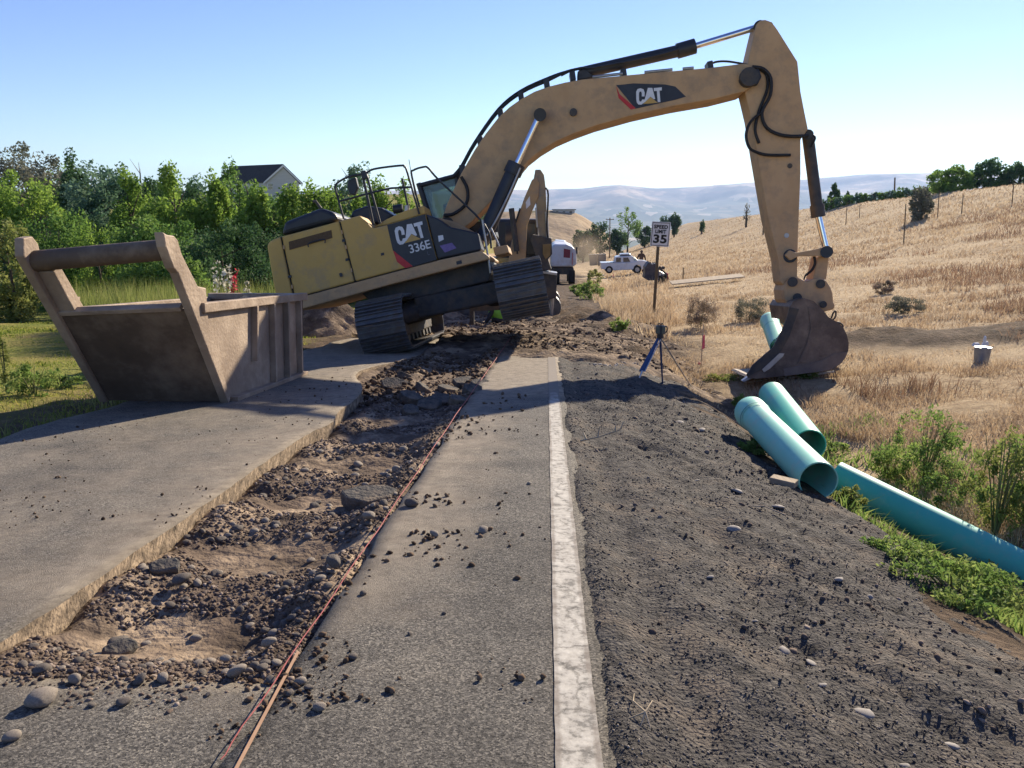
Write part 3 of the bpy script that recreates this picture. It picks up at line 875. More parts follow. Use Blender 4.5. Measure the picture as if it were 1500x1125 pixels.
# ================================================================== EXCAVATOR
M_YEL = mat('worn_yellow_paint', [(0.52, 0.32, 0.085), (0.58, 0.365, 0.105)], 2.0, 8, 0.55, 0.15, 18, spec=0.35, dirt=(0.34, 0.25, 0.15), dscale=2.6, damt=(0.5, 0.8))
M_YEL2 = mat('dusty_yellow_paint', [(0.46, 0.285, 0.14), (0.54, 0.345, 0.18)], 2.5, 8, 0.62, 0.15, 18, spec=0.3, dirt=(0.30, 0.215, 0.135), dscale=3.2, damt=(0.48, 0.76))
M_BLK = mat('black_paint', [(0.018, 0.020, 0.026), (0.034, 0.036, 0.043)], 3, 4, 0.45, 0.1, 30, spec=0.4)
M_DKG = mat('dark_grey_steel', [(0.032, 0.032, 0.035), (0.07, 0.066, 0.063)], 4, 6, 0.6, 0.3, 30, dirt=(0.10, 0.078, 0.055), dscale=3)
M_SHOE = mat('worn_track_steel', [(0.07, 0.072, 0.08), (0.15, 0.145, 0.14)], 7, 6, 0.5, 0.4, 40, metal=0.35, spec=0.5, dirt=(0.14, 0.105, 0.075), dscale=5, damt=(0.5, 0.7))
M_CHROME = mat('chrome_rod', [(0.75, 0.75, 0.76), (0.82, 0.82, 0.83)], 2, 2, 0.12, metal=1.0)
M_HOSE = mat('rubber_hose', [(0.012, 0.012, 0.013), (0.025, 0.024, 0.024)], 5, 3, 0.55)
M_WHITE = mat('decal_white', [(0.62, 0.63, 0.65), (0.72, 0.72, 0.73)], 8, 4, 0.5, dirt=(0.4, 0.37, 0.33), dscale=6, damt=(0.55, 0.8))
M_RED = mat('decal_red', [(0.45, 0.03, 0.035), (0.55, 0.05, 0.05)], 5, 3, 0.5)
M_BUCKET = mat('earth_worn_steel', [(0.085, 0.062, 0.048), (0.17, 0.125, 0.095)], 3, 8, 0.6, 0.6, 25, metal=0.2, dirt=(0.25, 0.185, 0.135), dscale=2.4, damt=(0.45, 0.68))
M_STEEL = mat('bare_steel', [(0.32, 0.31, 0.30), (0.45, 0.44, 0.42)], 6, 5, 0.4, metal=0.6)
M_GLASS = glass_mat('cab_glass', (0.35, 0.45, 0.42), 0.38)

SL = math.atan(0.094)
EF = Vector((0, math.cos(SL), -math.sin(SL)))         # along the tracks, away from the camera
EN0 = Vector((0, math.sin(SL), math.cos(SL)))
EC = Vector((-1.75, 16.4, float(BASE(16.4))))
EC_F = EF.dot(EC)

def ex(px, py, d=0.0):
    """pixel -> point of the machine, d metres behind (+) or in front (-) of its middle plane"""
    r = ray(px, py)
    return CAM + r * ((EC_F + d - EF.dot(CAM)) / EF.dot(r))
def exs(pts, d=0.0): return [ex(x, y, d) for (x, y) in pts]
def c1(pts): return [(380 + x * .3, 220 + y * .3) for (x, y) in pts]
def c2(pts): return [(680 + x * .38667, 10 + y * .38667) for (x, y) in pts]
def c3(pts): return [(1000 + x * .21337, 330 + y * .21337) for (x, y) in pts]

exc = thing('excavator', tuple(ex(557, 517, -2.6)), 'large dusty yellow tracked excavator tilted on its left track, boom arched over the road', 'excavator')
def slab(name, pts, d0, d1, m, parent=exc, bevel=0.02, seg=2):
    return MB().prism(exs(pts, d0), EF * (d1 - d0)).build(name, m, parent, bevel, seg)

ND = -1.5                                              # near side of the body
slab('counterweight', [(390.5, 360), (394, 353), (411.3, 346), (430.8, 439), (431, 455.5), (418, 457), (407, 445), (401, 422)], ND, 1.5, M_YEL, bevel=0.10, seg=4)
slab('engine_door', [(411.9, 346.5), (496.8, 323.9), (519.6, 412.6), (431.6, 436.6)], ND + 0.01, 1.45, M_YEL, bevel=0.03)
slab('side_panel', [(497.6, 323.5), (527, 315.5), (546, 334), (566, 329.5), (623, 313), (640, 380.6), (520.4, 412.3)], ND, 0.2, M_YEL, bevel=0.03)
slab('engine_hood', [(411, 345), (416, 325), (470, 304), (490, 311), (497, 322.5)], -1.35, 1.2, M_BLK, bevel=0.08, seg=3)
slab('exhaust_cover', [(512, 318), (517, 308), (536, 301), (560, 304), (578, 316), (560, 330)], -0.55, 0.9, M_BLK, bevel=0.05)
slab('top_deck', [(547, 333), (566, 321), (592, 309), (621, 301), (623, 313), (566, 329.5)], -1.3, -0.45, M_YEL, bevel=0.02)
slab('step_box', [(624, 313.3), (642, 320), (658, 332), (700, 341), (705, 366.5), (641, 380)], ND + 0.02, -0.55, M_BLK, bevel=0.03)
slab('deck_frame', [(432, 437.4), (520, 413.2), (640, 381.6), (705, 367.3), (717, 376), (716, 380), (590, 412.5), (572, 417), (430, 456.5)], ND - 0.02, 1.5, M_YEL2, bevel=0.03)
slab('front_step', c1([(1140, 475), (1210, 462), (1220, 500), (1150, 515)]), -1.0, 0.4, M_YEL2, bevel=0.02)
slab('vent_grille', c1([(143, 447), (350, 390), (355, 428), (147, 487)]), ND - 0.004, ND + 0.1, mat('brown_grille', [(0.12, 0.075, 0.04), (0.16, 0.10, 0.055)], 60, 2, 0.8, 0.8, 200), bevel=0)
slab('door_seam', [(410.9, 346.6), (411.6, 346.5), (431.4, 438), (430.7, 438)], ND - 0.003, ND + 0.1, M_HOSE, bevel=0)
slab('door_seam', [(496.7, 324.5), (497.7, 324.2), (520.6, 411.5), (519.6, 411.8)], ND - 0.003, ND + 0.1, M_HOSE, bevel=0)
slab('panel_seam', [(432, 436.4), (640, 380.8), (640, 381.6), (432, 437.4)], ND - 0.024, ND + 0.1, M_HOSE, bevel=0)
slab('door_latch', c1([(388, 602), (400, 598), (408, 615), (394, 620)]), ND - 0.015, ND + 0.05, M_BLK, bevel=0)
slab('paper_notice', c1([(880, 466), (940, 452), (962, 478), (905, 500)]), ND + 0.012, ND + 0.05, mat('purple_notice', [(0.14, 0.10, 0.26), (0.22, 0.16, 0.36)], 30, 4, 0.6), bevel=0)
slab('hazard_sticker', c1([(872, 418), (896, 414), (900, 436), (876, 448)]), ND + 0.012, ND + 0.05, M_WHITE, bevel=0)

for (x, y) in ((424, 405), (508, 380), (503, 352), (560, 372)):
    slab('door_latch', [(x - 2.2, y - 1.2), (x + 2.2, y - 2.2), (x + 2.6, y + 1.6), (x - 1.8, y + 2.6)], ND - 0.014, ND + 0.04, M_BLK, bevel=0)
for (x, y) in ((500, 340), (506, 362), (514, 396), (415, 362), (427, 420)):
    slab('door_hinge', [(x - 1.0, y - 2.5), (x + 1.2, y - 3), (x + 2.2, y + 2.5), (x, y + 3)], ND - 0.012, ND + 0.04, M_YEL2, bevel=0)
for k in range(12):
    q = ex(446 + k * 22.5, 439.5 - k * 6.0, ND - 0.022); MB().tube([q, q - EF * 0.012], 0.018, 8).build('bolt', M_YEL2, exc)
slab('tow_hole', [(668, 383), (676, 381), (677, 386), (669, 388)], ND - 0.023, ND + 0.02, M_BLK, bevel=0)

# decals with the maker's letters
def k7(pts): return [(520 + x * .12448, 240 + y * .12448) for (x, y) in pts]
LC = [(466, 790), (478, 752), (515, 735), (556, 742), (578, 780), (586, 832), (550, 838), (543, 796), (530, 776), (512, 780), (506, 802), (522, 890), (536, 912), (555, 905), (562, 878), (598, 872), (594, 915), (566, 946), (526, 952), (500, 930), (484, 885)]
LA = [(592, 905), (610, 713), (668, 704), (730, 838), (714, 848), (664, 822), (600, 912)]
LT = [(688, 702), (790, 674), (797, 714), (768, 722), (806, 868), (772, 876), (733, 731), (697, 741)]
TRI = [(665, 828), (582, 935), (774, 884)]
dec = slab('decal', [(567, 329.8), (622.6, 313.7), (639.6, 380.2), (605, 390), (575.5, 367)], ND - 0.006, ND + 0.05, M_BLK, bevel=0)
slab('decal_stripe', c1([(652, 489), (668, 500), (749, 567), (712, 576), (672, 545)]), ND - 0.006, ND + 0.05, M_RED, dec, bevel=0)
for nm, sh, mm in (('letter_c', LC, M_WHITE), ('letter_a', LA, M_WHITE), ('letter_t', LT, M_WHITE), ('triangle', TRI, M_YEL)):
    slab(nm, k7(sh), ND - 0.012, ND + 0.02, mm, dec, bevel=0)

def text_mesh(txt, size, bold=0.0, spacing=1.0, align='CENTER', ex_=0.0):
    cu = bpy.data.curves.new('lettering', 'FONT')
    cu.body = txt; cu.size = size; cu.align_x = align; cu.align_y = 'CENTER'
    cu.offset = bold; cu.space_character = spacing; cu.extrude = ex_
    ob = bpy.data.objects.new('lettering', cu)
    col.objects.link(ob)
    bpy.context.view_layer.update()
    me = bpy.data.meshes.new_from_object(ob.evaluated_get(bpy.context.evaluated_depsgraph_get()))
    bpy.data.objects.remove(ob)
    me.name = 'lettering'
    return me
ROLL = math.radians(14.7)
def facing(rx, up, pos):
    rx = rx.normalized(); up = (up - rx * up.dot(rx)).normalized(); nz = rx.cross(up)
    M = Matrix((rx, up, nz)).transposed().to_4x4(); M.translation = pos
    return M
XR = (ex(640, 381, ND) - ex(520, 413, ND)).normalized()
me = text_mesh('336E', 0.225, 0.0025, 0.95, ex_=0.003); me.materials.append(M_WHITE)
inst('model_number', me, facing(XR, Vector((0, 0, 1)), ex(614.8, 361.8, ND - 0.016)), dec)
me = text_mesh('L', 0.10, 0.002, ex_=0.003); me.materials.append(mat('faded_letter', [(0.08, 0.09, 0.12), (0.12, 0.13, 0.16)], 5))
inst('model_letter', me, facing(XR, Vector((0, 0, 1)), ex(627.5, 371, ND - 0.016)), dec)

# handrails, mirror, aerial
def rail(name, pts, r=0.020, d=-1.35, parent=exc, m=M_BLK, n=4, sm=True):
    P = exs(pts, d)
    return MB().tube(smooth_path(P, n) if sm else P, r, 7).build(name, m, parent)
rail('grab_handle', [(452, 362), (453, 356), (474, 350.5), (476, 356)], 0.012, ND - 0.05, m=M_BLK)
rail('handrail', c1([(412, 335), (375, 205), (372, 172), (395, 150), (440, 128), (500, 118)]))
rail('handrail', c1([(388, 250), (430, 240), (545, 208), (640, 186), (745, 180)]), sm=False)
rail('handrail', c1([(520, 115), (560, 92), (690, 75), (708, 82), (722, 110), (780, 312)]))
rail('handrail', c1([(790, 312), (744, 125), (752, 98), (800, 82), (825, 88), (880, 150), (1098, 362), (1132, 480)]), 0.020, -1.25)
rail('handrail_post', c1([(500, 105), (556, 365)]), 0.028, sm=False)
rail('handrail_post', c1([(520, 108), (590, 358)]), 0.024, sm=False)
rail('handrail_post', c1([(697, 140), (727, 285)]), 0.024, -0.9, sm=False)
rail('handrail_post', c1([(1088, 340), (1108, 470), (1128, 600)]), 0.022, -1.3, m=M_STEEL, sm=False)
rail('aerial', c1([(730, 45), (742, 120), (760, 220)]), 0.007, -0.6, sm=False)
slab('mirror', c1([(432, 145), (470, 130), (482, 180), (465, 220), (440, 215), (428, 180)]), -1.2, -1.08, M_BLK, bevel=0.02)
slab('mirror_bracket', c1([(498, 100), (518, 98), (532, 135), (505, 140)]), -1.4, -1.3, M_BLK, bevel=0.01)
MB().tube(exs(c1([(655, 290), (700, 284)]), -0.7), 0.09, 12).build('air_filter_cap', M_BLK, exc)
MB().tube(exs(c1([(300, 285), (275, 250), (262, 252)]), 0.4), 0.035, 8).build('exhaust_pipe', M_DKG, exc)
MB().tube(exs(c1([(720, 305), (722, 270)]), -1.1), 0.05, 10).build('filler_cap', M_STEEL, exc)

# cab on the far side
cab = slab('cab', [(640, 366), (634, 330), (722, 322), (727, 346)], 0.45, 1.5, M_BLK, bevel=0.03)
CP = [(634, 332), (613, 268.5), (640, 261), (708, 243), (730, 292), (727, 340)]
slab('cab_roof', [(610, 269), (708, 242.5), (710, 248), (613, 275)], 0.40, 1.55, M_BLK, cab, bevel=0.04)
for dd in (0.47, 1.48):
    for a_, b_, r_ in ((CP[0], CP[1], 0.06), (CP[3], CP[4], 0.05), (CP[4], CP[5], 0.045), ((668, 254), (678, 334), 0.05)):
        MB().tube(exs([a_, b_], dd), r_, 6).build('cab_pillar', M_BLK, cab)
    slab('cab_window', [(619, 272), (666, 258), (677, 326), (636, 329)], dd, dd + 0.008, M_GLASS, cab, bevel=0)
    slab('cab_window', [(672, 257), (706, 248), (728, 293), (725, 335), (682, 326)], dd, dd + 0.008, M_GLASS, cab, bevel=0)
slab('rear_window_frame', [(613, 270), (622, 268), (640, 330), (633, 333)], 0.6, 1.35, M_BLK, cab, bevel=0.01)
slab('seat', [(648, 300), (656, 297), (664, 322), (690, 318), (692, 326), (654, 332)], 0.75, 1.2, M_DKG, cab, bevel=0.03)

# boom
BT = [(648, 318), (656, 296), (675, 255), (695, 220), (712, 195), (730, 172), (746, 157), (763, 145), (783, 134), (804, 126.5), (828, 120.5), (854, 116), (950, 107), (1040, 99), (1092, 92.5), (1101, 97)]
BB = [(1104, 118), (1100, 128), (1090, 134), (1047, 145), (989, 155), (930, 168), (873, 184), (840, 196), (815, 207), (792, 221), (773, 236), (749, 265), (715, 300), (690, 326), (670, 340), (656, 342), (649, 332)]
boom = slab('boom', BT + BB, -0.36, 0.36, M_YEL2, bevel=0.02)
for dd in (-0.5, -0.40):
    off = 5.5 if dd < -0.45 else 9
    rail('boom_hose', [(664, 262 - off / 2), (676, 252 - off), (695, 218 - off), (730, 169 - off), (763, 142 - off), (804, 123 - off), (830, 105), (852, 100)], 0.028, 0.1 + dd * 0.5, boom, M_HOSE)
rail('boom_hose', [(1036, 97), (1048, 91), (1065, 90), (1085, 93), (1096, 95)], 0.022, -0.1, boom, M_HOSE)
for (x0, y0, x1, y1) in ((868, 113, 912, 108), (944, 106, 985, 102), (1000, 101, 1016, 99.5)):
    rail('boom_pipe', [(x0, y0), (x1, y1)], 0.03, -0.30, boom, M_STEEL, sm=False)
for (x, y) in ((676, 250), (702, 208), (732, 168), (762, 142), (800, 124), (838, 113), (913, 109), (1040, 98)):
    slab('hose_clamp', [(x - 4, y - 8), (x + 4, y - 10), (x + 6, y + 3), (x - 2, y + 5)], -0.3, 0.0, M_BLK, boom, bevel=0.01)
bd = slab('decal', c2([(576, 297), (640, 290), (762, 294), (800, 302), (840, 340), (800, 352), (648, 386)]), -0.367, -0.33, M_BLK, boom, bevel=0)
slab('decal_stripe', c2([(576, 300), (588, 330), (650, 384), (632, 389), (585, 345)]), -0.368, -0.33, M_RED, boom, bevel=0)
def boom_letters(pts):
    out = []
    a = math.radians(10.0)
    for (x, y) in pts:
        u = (x - 635) * .286; v = (y - 812) * .286
        out.append((698 + u * math.cos(a) - v * math.sin(a), 336 + u * math.sin(a) + v * math.cos(a)))
    return c2(out)
for nm, sh, mm in (('letter_c', LC, M_WHITE), ('letter_a', LA, M_WHITE), ('letter_t', LT, M_WHITE), ('triangle', TRI, M_YEL)):
    slab(nm, boom_letters(sh), -0.374, -0.35, mm, boom, bevel=0)
for (x, y, r) in ((840, 164, 0.075), (1088, 111, 0.10), (655, 327, 0.13), (1098, 112, 0.18)):
    p = ex(x, y, -0.41 if x != 1098 else -0.52)
    MB().tube([p, p + EF * (0.9 if x != 1098 else 1.04)], r, 16).build('boom_pin', M_DKG if x != 1088 else M_YEL2, boom)

# boom rams, one each side
for dd in (-0.55, 0.55):
    ram = MB().tube(exs([(706, 352), (722, 318), (752, 251)], dd), 0.155, 16).tube(exs([(750, 255), (757, 240)], dd), 0.185, 16).build('boom_ram', M_BLK, exc)
    MB().tube(exs([(756, 242), (790, 169)], dd), 0.062, 14).build('ram_rod', M_CHROME, ram)
    MB().tube([ex(791, 168, dd - 0.1), ex(791, 168, dd + 0.1)], 0.125, 18).build('ram_eye', M_BLK, ram)
    MB().tube(smooth_path(exs([(713, 345), (729, 318), (748, 279), (762, 246)], dd - 0.14), 4), 0.022, 6).build('ram_pipe', M_STEEL, ram)
MB().tube([ex(791, 168, -0.6), ex(791, 168, 0.6)], 0.08, 12).build('boom_pin', M_DKG, boom)
for (a, b) in (((716, 322), (694, 350)), ((722, 330), (704, 372))):
    rail('swing_hose', [a, ((a[0] + b[0]) / 2 + 7, (a[1] + b[1]) / 2 - 3), b], 0.026, -0.35, exc, M_HOSE)
rail('swing_hose', c1([(985, 130), (1015, 190), (1010, 260), (950, 310), (900, 318)]), 0.035, -0.45, exc, M_HOSE)
rail('swing_hose', c1([(1130, 380), (1170, 470), (1150, 480)]), 0.02, -0.9, exc, M_STEEL)
slab('boom_bracket', [(640, 318), (668, 325), (704, 345), (704, 364), (650, 376), (634, 350)], -0.5, 0.45, M_YEL2, bevel=0.03)

# stick ram on top of the boom
sram = MB().tube(exs([(850, 108.5), (858, 105.5), (1003, 72.5)], 0), 0.118, 16).tube(exs([(992, 75), (1018, 67.5)], 0), 0.148, 16).build('stick_ram', M_BLK, exc)
MB().tube(exs([(1015, 68.5), (1112, 39)], 0), 0.06, 14).build('ram_rod', M_CHROME, sram)
MB().tube([ex(1113, 39, -0.2), ex(1113, 39, 0.2)], 0.12, 16).build('ram_eye', M_BLK, sram)
slab('ram_mount', [(846, 117), (846, 104), (856, 101), (872, 113)], -0.16, 0.16, M_DKG, bevel=0.02)
rail('ram_pipe', [(822, 111), (838, 103), (853, 99), (870, 99), (950, 84), (995, 72)], 0.02, -0.14, sram, M_BLK)

# stick
ST = [(1109, 34), (1114, 30), (1121, 28.5), (1131, 32), (1139, 43), (1168.5, 90), (1170.5, 110), (1173, 134), (1179, 165), (1184, 189), (1173, 204), (1173, 255), (1171, 304), (1169, 358), (1168, 409),
      (1160, 420), (1149, 419), (1143, 413), (1140, 381), (1125, 319), (1109, 227), (1100, 172), (1090, 130), (1093, 108), (1098, 80), (1105, 50)]
stick = slab('stick', ST, -0.27, 0.27, M_YEL2, bevel=0.02)
rail('stick_hose', [(1102, 98), (1118, 101), (1129, 115), (1128, 140), (1116, 165), (1124, 188), (1150, 199), (1184, 199)], 0.034, -0.34, stick, M_HOSE)
rail('stick_hose', [(1116, 165), (1100, 178), (1093, 197), (1097, 215), (1106, 222), (1125, 227), (1158, 227)], 0.03, -0.34, stick, M_HOSE)
rail('stick_hose', [(1108, 100), (1122, 108), (1124, 130), (1112, 162), (1106, 190), (1112, 210)], 0.03, -0.30, stick, M_HOSE)
slab('stick_collar', [(1093, 106), (1100, 100), (1112, 101), (1116, 112), (1110, 124), (1098, 126), (1092, 118)], -0.37, 0.37, M_BLK, stick, bevel=0.02)
MB().tube([ex(1157.5, 375, -0.31), ex(1157.5, 375, 0.31)], 0.135, 18).build('stick_pin', M_BLK, stick)
for (x, y) in ((1157, 243), (1152, 345)):
    p = ex(x, y, -0.272); MB().tube([p, p - EF * 0.012], 0.05, 10).build('stick_cap', M_DKG if y < 300 else M_STEEL, stick)
# bucket ram, links
bram = MB().tube(exs([(1183, 196), (1198, 312)], 0), 0.115, 16).tube(exs([(1196.5, 300), (1199, 318)], 0), 0.14, 16).build('bucket_ram', M_DKG, exc)
MB().tube(exs([(1198.5, 316), (1209, 362)], 0), 0.065, 14).build('ram_rod', M_CHROME, bram)
MB().tube([ex(1184, 197, -0.2), ex(1184, 197, 0.2)], 0.10, 14).build('ram_eye', M_BLK, bram)
rail('ram_hose', [(1178, 200), (1190, 198), (1194, 203), (1188, 215)], 0.02, -0.15, bram, M_HOSE)
for dd in (-0.42, 0.33):
    slab('idler_link', c3([(735, 170), (780, 188), (940, 160), (985, 140), (1030, 150), (1040, 190), (1010, 215), (800, 212), (740, 240), (705, 205)]), dd, dd + 0.09, M_YEL2, bevel=0.015)
slab('power_link', c3([(930, 215), (1005, 215), (985, 400), (890, 385)]), -0.22, 0.22, M_YEL2, bevel=0.02)
MB().tube([ex(1211, 369, -0.48), ex(1211, 369, 0.48)], 0.12, 16).build('link_pin', M_BLK, exc)
rail('coupler_hose', c3([(895, 205), (905, 260), (880, 310), (845, 340), (832, 375)]), 0.016, -0.25, exc, M_HOSE)
rail('coupler_hose', c3([(905, 205), (912, 260), (890, 310), (840, 350)]), 0.016, -0.22, exc, M_HOSE)
cpl = slab('quick_coupler', c3([(692, 445), (705, 400), (735, 362), (775, 350), (810, 368), (850, 388), (900, 370), (945, 358), (985, 376), (1015, 420), (1033, 470), (1036, 525), (1050, 550), (1040, 575), (975, 595), (860, 560), (735, 575), (698, 510)]), -0.36, 0.36, M_YEL2, bevel=0.03)
for (x, y, r) in ((1161, 413, 0.10), (1202, 416, 0.09), (1168, 436, 0.09), (1206, 446, 0.07)):
    MB().tube([ex(x, y, -0.42), ex(x, y, 0.42)], r, 16).build('coupler_pin', M_DKG, cpl)
# bucket
BK = c3([(735, 560), (760, 520), (830, 500), (900, 520), (970, 590), (1000, 630), (1035, 650), (1075, 672), (1105, 705), (1128, 755), (1140, 810), (1138, 860), (1118, 910), (1080, 955), (1020, 990), (950, 1003), (870, 1012), (800, 1020), (650, 1040), (520, 1052), (450, 1050), (440, 1025), (480, 960), (560, 890), (620, 840), (680, 725), (715, 640)])
bucket = MB()
for d0 in (-0.78, 0.74):
    bucket.prism(exs(BK, d0), EF * 0.04)
OUT = BK[4:21]
inner = []
cx_, cy_ = 1170, 505
for i in range(len(OUT) - 1):
    a, b = OUT[i], OUT[i + 1]
    ia = (a[0] + (cx_ - a[0]) * 0.05, a[1] + (cy_ - a[1]) * 0.05); ib = (b[0] + (cx_ - b[0]) * 0.05, b[1] + (cy_ - b[1]) * 0.05)
    bucket.prism(exs([a, b, ib, ia], -0.74), EF * 1.48)
bucket.prism(exs(BK[0:5] + [(1190, 470), (1160, 470)], -0.72), EF * 1.44)
bucket = bucket.build('bucket', M_BUCKET, exc)
slab('wear_plate', c3([(1136, 868), (1118, 912), (1080, 957), (1020, 992), (950, 1005), (870, 1014), (700, 1036), (690, 985), (840, 958), (960, 925), (1040, 880)]), -0.795, -0.77, mat('worn_wear_plate', [(0.14, 0.105, 0.085), (0.22, 0.17, 0.135)], 5, 6, 0.6, 0.3, 30), bucket, bevel=0.005)
slab('side_cutter', c3([(700, 880), (690, 900), (600, 985), (560, 1010), (545, 990), (610, 930), (665, 878)]), -0.80, -0.77, M_STEEL, bucket, bevel=0.005)
for k in range(5):
    d0 = -0.74 + k * 0.335
    slab('tooth', [(1101, 548), (1108, 541), (1104, 553), (1090, 560), (1087, 558)], d0, d0 + 0.13, mat('tooth_steel', [(0.25, 0.26, 0.30), (0.38, 0.39, 0.43)], 6, 4, 0.4, metal=0.5), bucket, bevel=0.01)
slab('mouth_plate', c3([(735, 562), (800, 575), (770, 660), (735, 760), (680, 860), (610, 930), (545, 990), (450, 1040), (442, 1024), (482, 958), (562, 888), (622, 838), (682, 724), (716, 640)]), -0.80, -0.776, M_DKG, bucket, bevel=0.005)
slab('ear_plate', c3([(760, 520), (830, 498), (900, 520), (965, 590), (980, 660), (930, 720), (850, 740), (790, 690), (765, 600)]), -0.60, 0.60, M_BUCKET, bucket, bevel=0.02)
slab('side_rib', c3([(860, 560), (900, 570), (930, 700), (900, 820), (830, 940), (790, 945), (850, 820), (880, 700)]), -0.80, -0.776, M_BUCKET, bucket, bevel=0.01)
rail('lifting_chain', c3([(975, 600), (990, 630), (1025, 650), (1050, 625), (1050, 590), (1035, 600), (1020, 640)]), 0.018, -0.3, bucket, M_DKG)
rail('lifting_chain', c3([(1060, 665), (1080, 670), (1100, 690), (1095, 705)]), 0.018, -0.3, bucket, M_DKG)

# undercarriage
PHI = math.radians(11.5)
TR_R = Vector((1, 0, 0)) * math.cos(PHI) + EN0 * math.sin(PHI)
TR_N = EN0 * math.cos(PHI) - Vector((1, 0, 0)) * math.sin(PHI)
TR_F = EF.copy()
RAD = 0.47; HALF = 2.08; SHOE_W = 0.88
def shoe_mesh():
    mb = MB()
    mb.box((0, 0, 0), (SHOE_W, 0.222, 0.025))
    for yy in (-0.09, 0.0, 0.09): mb.box((0, yy, 0.032), (SHOE_W - 0.01, 0.018, 0.042))
    me = bpy.data.meshes.new('track_shoe'); me.from_pydata([tuple(p) for p in mb.v], [], mb.f); me.update()
    me.materials.append(M_SHOE); return me
SHOE = shoe_mesh()
per = 4 * HALF + 2 * math.pi * RAD
NSH = 50
def track_pt(s):
    """position along f and up, with outward direction, at length s round the belt"""
    s = s % per
    if s < 2 * HALF: return (-HALF + s, RAD), (0, 1)
    s -= 2 * HALF
    if s < math.pi * RAD:
        a = s / RAD
        return (HALF + RAD * math.sin(a), RAD * math.cos(a)), (math.sin(a), math.cos(a))
    s -= math.pi * RAD
    if s < 2 * HALF: return (HALF - s, -RAD), (0, -1)
    s -= 2 * HALF
    a = s / RAD
    return (-HALF - RAD * math.sin(a), -RAD * math.cos(a)), (-math.sin(a), -math.cos(a))
TCS = []
for ti, (px, py) in enumerate(((557.5, 479), (763.0, 423.5))):
    c = ex(px, py, -(HALF + RAD))
    c = c + TR_F * (HALF + RAD)
    TCS.append(c)
    mb = MB()
    fr = [(-1.95, -0.28), (-1.6, 0.18), (1.6, 0.18), (1.95, -0.28)]
    mb.prism([c + TR_F * a + TR_N * b - TR_R * 0.24 for a, b in fr], TR_R * 0.48)
    tr = mb.build('track', M_DKG, exc, 0.03)
    for s_ in range(NSH):
        (a, b), (oa, ob) = track_pt((s_ + 0.5) * per / NSH)
        out = TR_F * oa + TR_N * ob
        fwd = TR_R.cross(out) * -1
        M = Matrix((TR_R, out.cross(TR_R), out)).transposed().to_4x4()
        M.translation = c + TR_F * a + TR_N * b
        inst('track_shoe', SHOE, M, tr)
    for a in (-HALF, HALF):
        q = c + TR_F * a
        MB().tube([q - TR_R * 0.10, q + TR_R * 0.10], RAD - 0.06, 24).tube([q - TR_R * 0.2, q + TR_R * 0.2], 0.2, 16).build('idler_wheel', M_DKG, tr)
    for k in range(8):
        q = c + TR_F * (-1.6 + k * 0.457) - TR_N * 0.30
        MB().tube([q - TR_R * 0.22, q + TR_R * 0.22], 0.11, 12).build('track_roller', M_DKG, tr)
    for a in (-0.7, 0.7):
        q = c + TR_F * a + TR_N * 0.33
        MB().tube([q - TR_R * 0.15, q + TR_R * 0.15], 0.09, 12).build('carrier_roller', M_DKG, tr)
CB = (TCS[0] + TCS[1]) * 0.5
mb = MB()
W2 = (TCS[1] - TCS[0]).length * 0.5
MX = Matrix((TR_R, TR_F, TR_N)).transposed()
mb.box(CB + TR_N * 0.12, (1.7, 2.4, 0.42), MX)
mb.build('car_body', M_DKG, exc, 0.05)
for sx in (-1, 1):
    for sy in (-1, 1):
        p0 = CB + TR_N * 0.12 + TR_R * sx * 0.6 + TR_F * sy * 0.7
        p1 = CB + TR_N * 0.02 + TR_R * sx * (W2 - 0.1) + TR_F * sy * 1.35
        MB().tube([p0, p1], [0.26, 0.2], 6).build('frame_leg', M_DKG, exc)
ringc = CB + TR_N * 0.33
MB().tube([ringc, ringc + TR_N * 0.32], 0.75, 28).build('slewing_ring', M_DKG, exc)
slab('belly_plate', [(528, 428), (590, 412), (716, 380), (722, 392), (716, 412), (600, 440), (540, 440)], -1.1, 1.1, M_DKG, bevel=0.03)

# ================================================================== BEDDING BOX
M_RUST = mat('weathered_box_steel', [(0.23, 0.17, 0.12), (0.38, 0.29, 0.21)], 2.5, 8, 0.7, 0.4, 25, metal=0.1, dirt=(0.45, 0.355, 0.26), dscale=2.6, damt=(0.5, 0.72))
M_RUST2 = mat('dark_box_plate', [(0.085, 0.06, 0.042), (0.17, 0.12, 0.082)], 1.6, 8, 0.7, 0.4, 20, metal=0.1, dirt=(0.24, 0.18, 0.125), dscale=1.6, damt=(0.48, 0.7))
def road_pt(x, y, dz=0.0): return Vector((x, y, float(BASE(y)) + dz))
b0 = on_road(140, 592); b1 = on_road(341, 587)
XL, XR_ = b0.x, b1.x
YF = 0.5 * (b0.y + b1.y)
YB = on_road(409, 549).y
aL = Vector((XL, on_y(22, 366, 1).y, 0)); 
def at_x(px, py, X):
    r = ray(px, py); return CAM + r * ((X - CAM.x) / r.x)
tl = at_x(27, 362, XL); tr_ = at_x(238, 346, XR_)
TOPY = 0.5 * (tl.y + tr_.y); TOPZ = 0.5 * (tl.z + tr_.z)
box = thing('bedding_box', (0.5 * (XL + XR_), 0.5 * (YF + YB), float(BASE(0.5 * (YF + YB)))), 'rusty steel bedding box with sloped front plate and pipe crossbar on two arms', 'steel box')
def arm_pt(X, t, dn=0.0):
    """t = 0 at the foot, 1 at the arm's top; dn = out of the plate"""
    p0 = road_pt(X, YF, 0.01); w_ = (X - XL) / (XR_ - XL); p1 = Vector((X, tl.y + (tr_.y - tl.y) * w_, tl.z + (tr_.z - tl.z) * w_))
    d = (p1 - p0); nrm = Vector((0, -d.z, d.y)).normalized()
    if nrm.z > 0: nrm = -nrm
    return p0 + d * t + nrm * dn
PT = 0.60
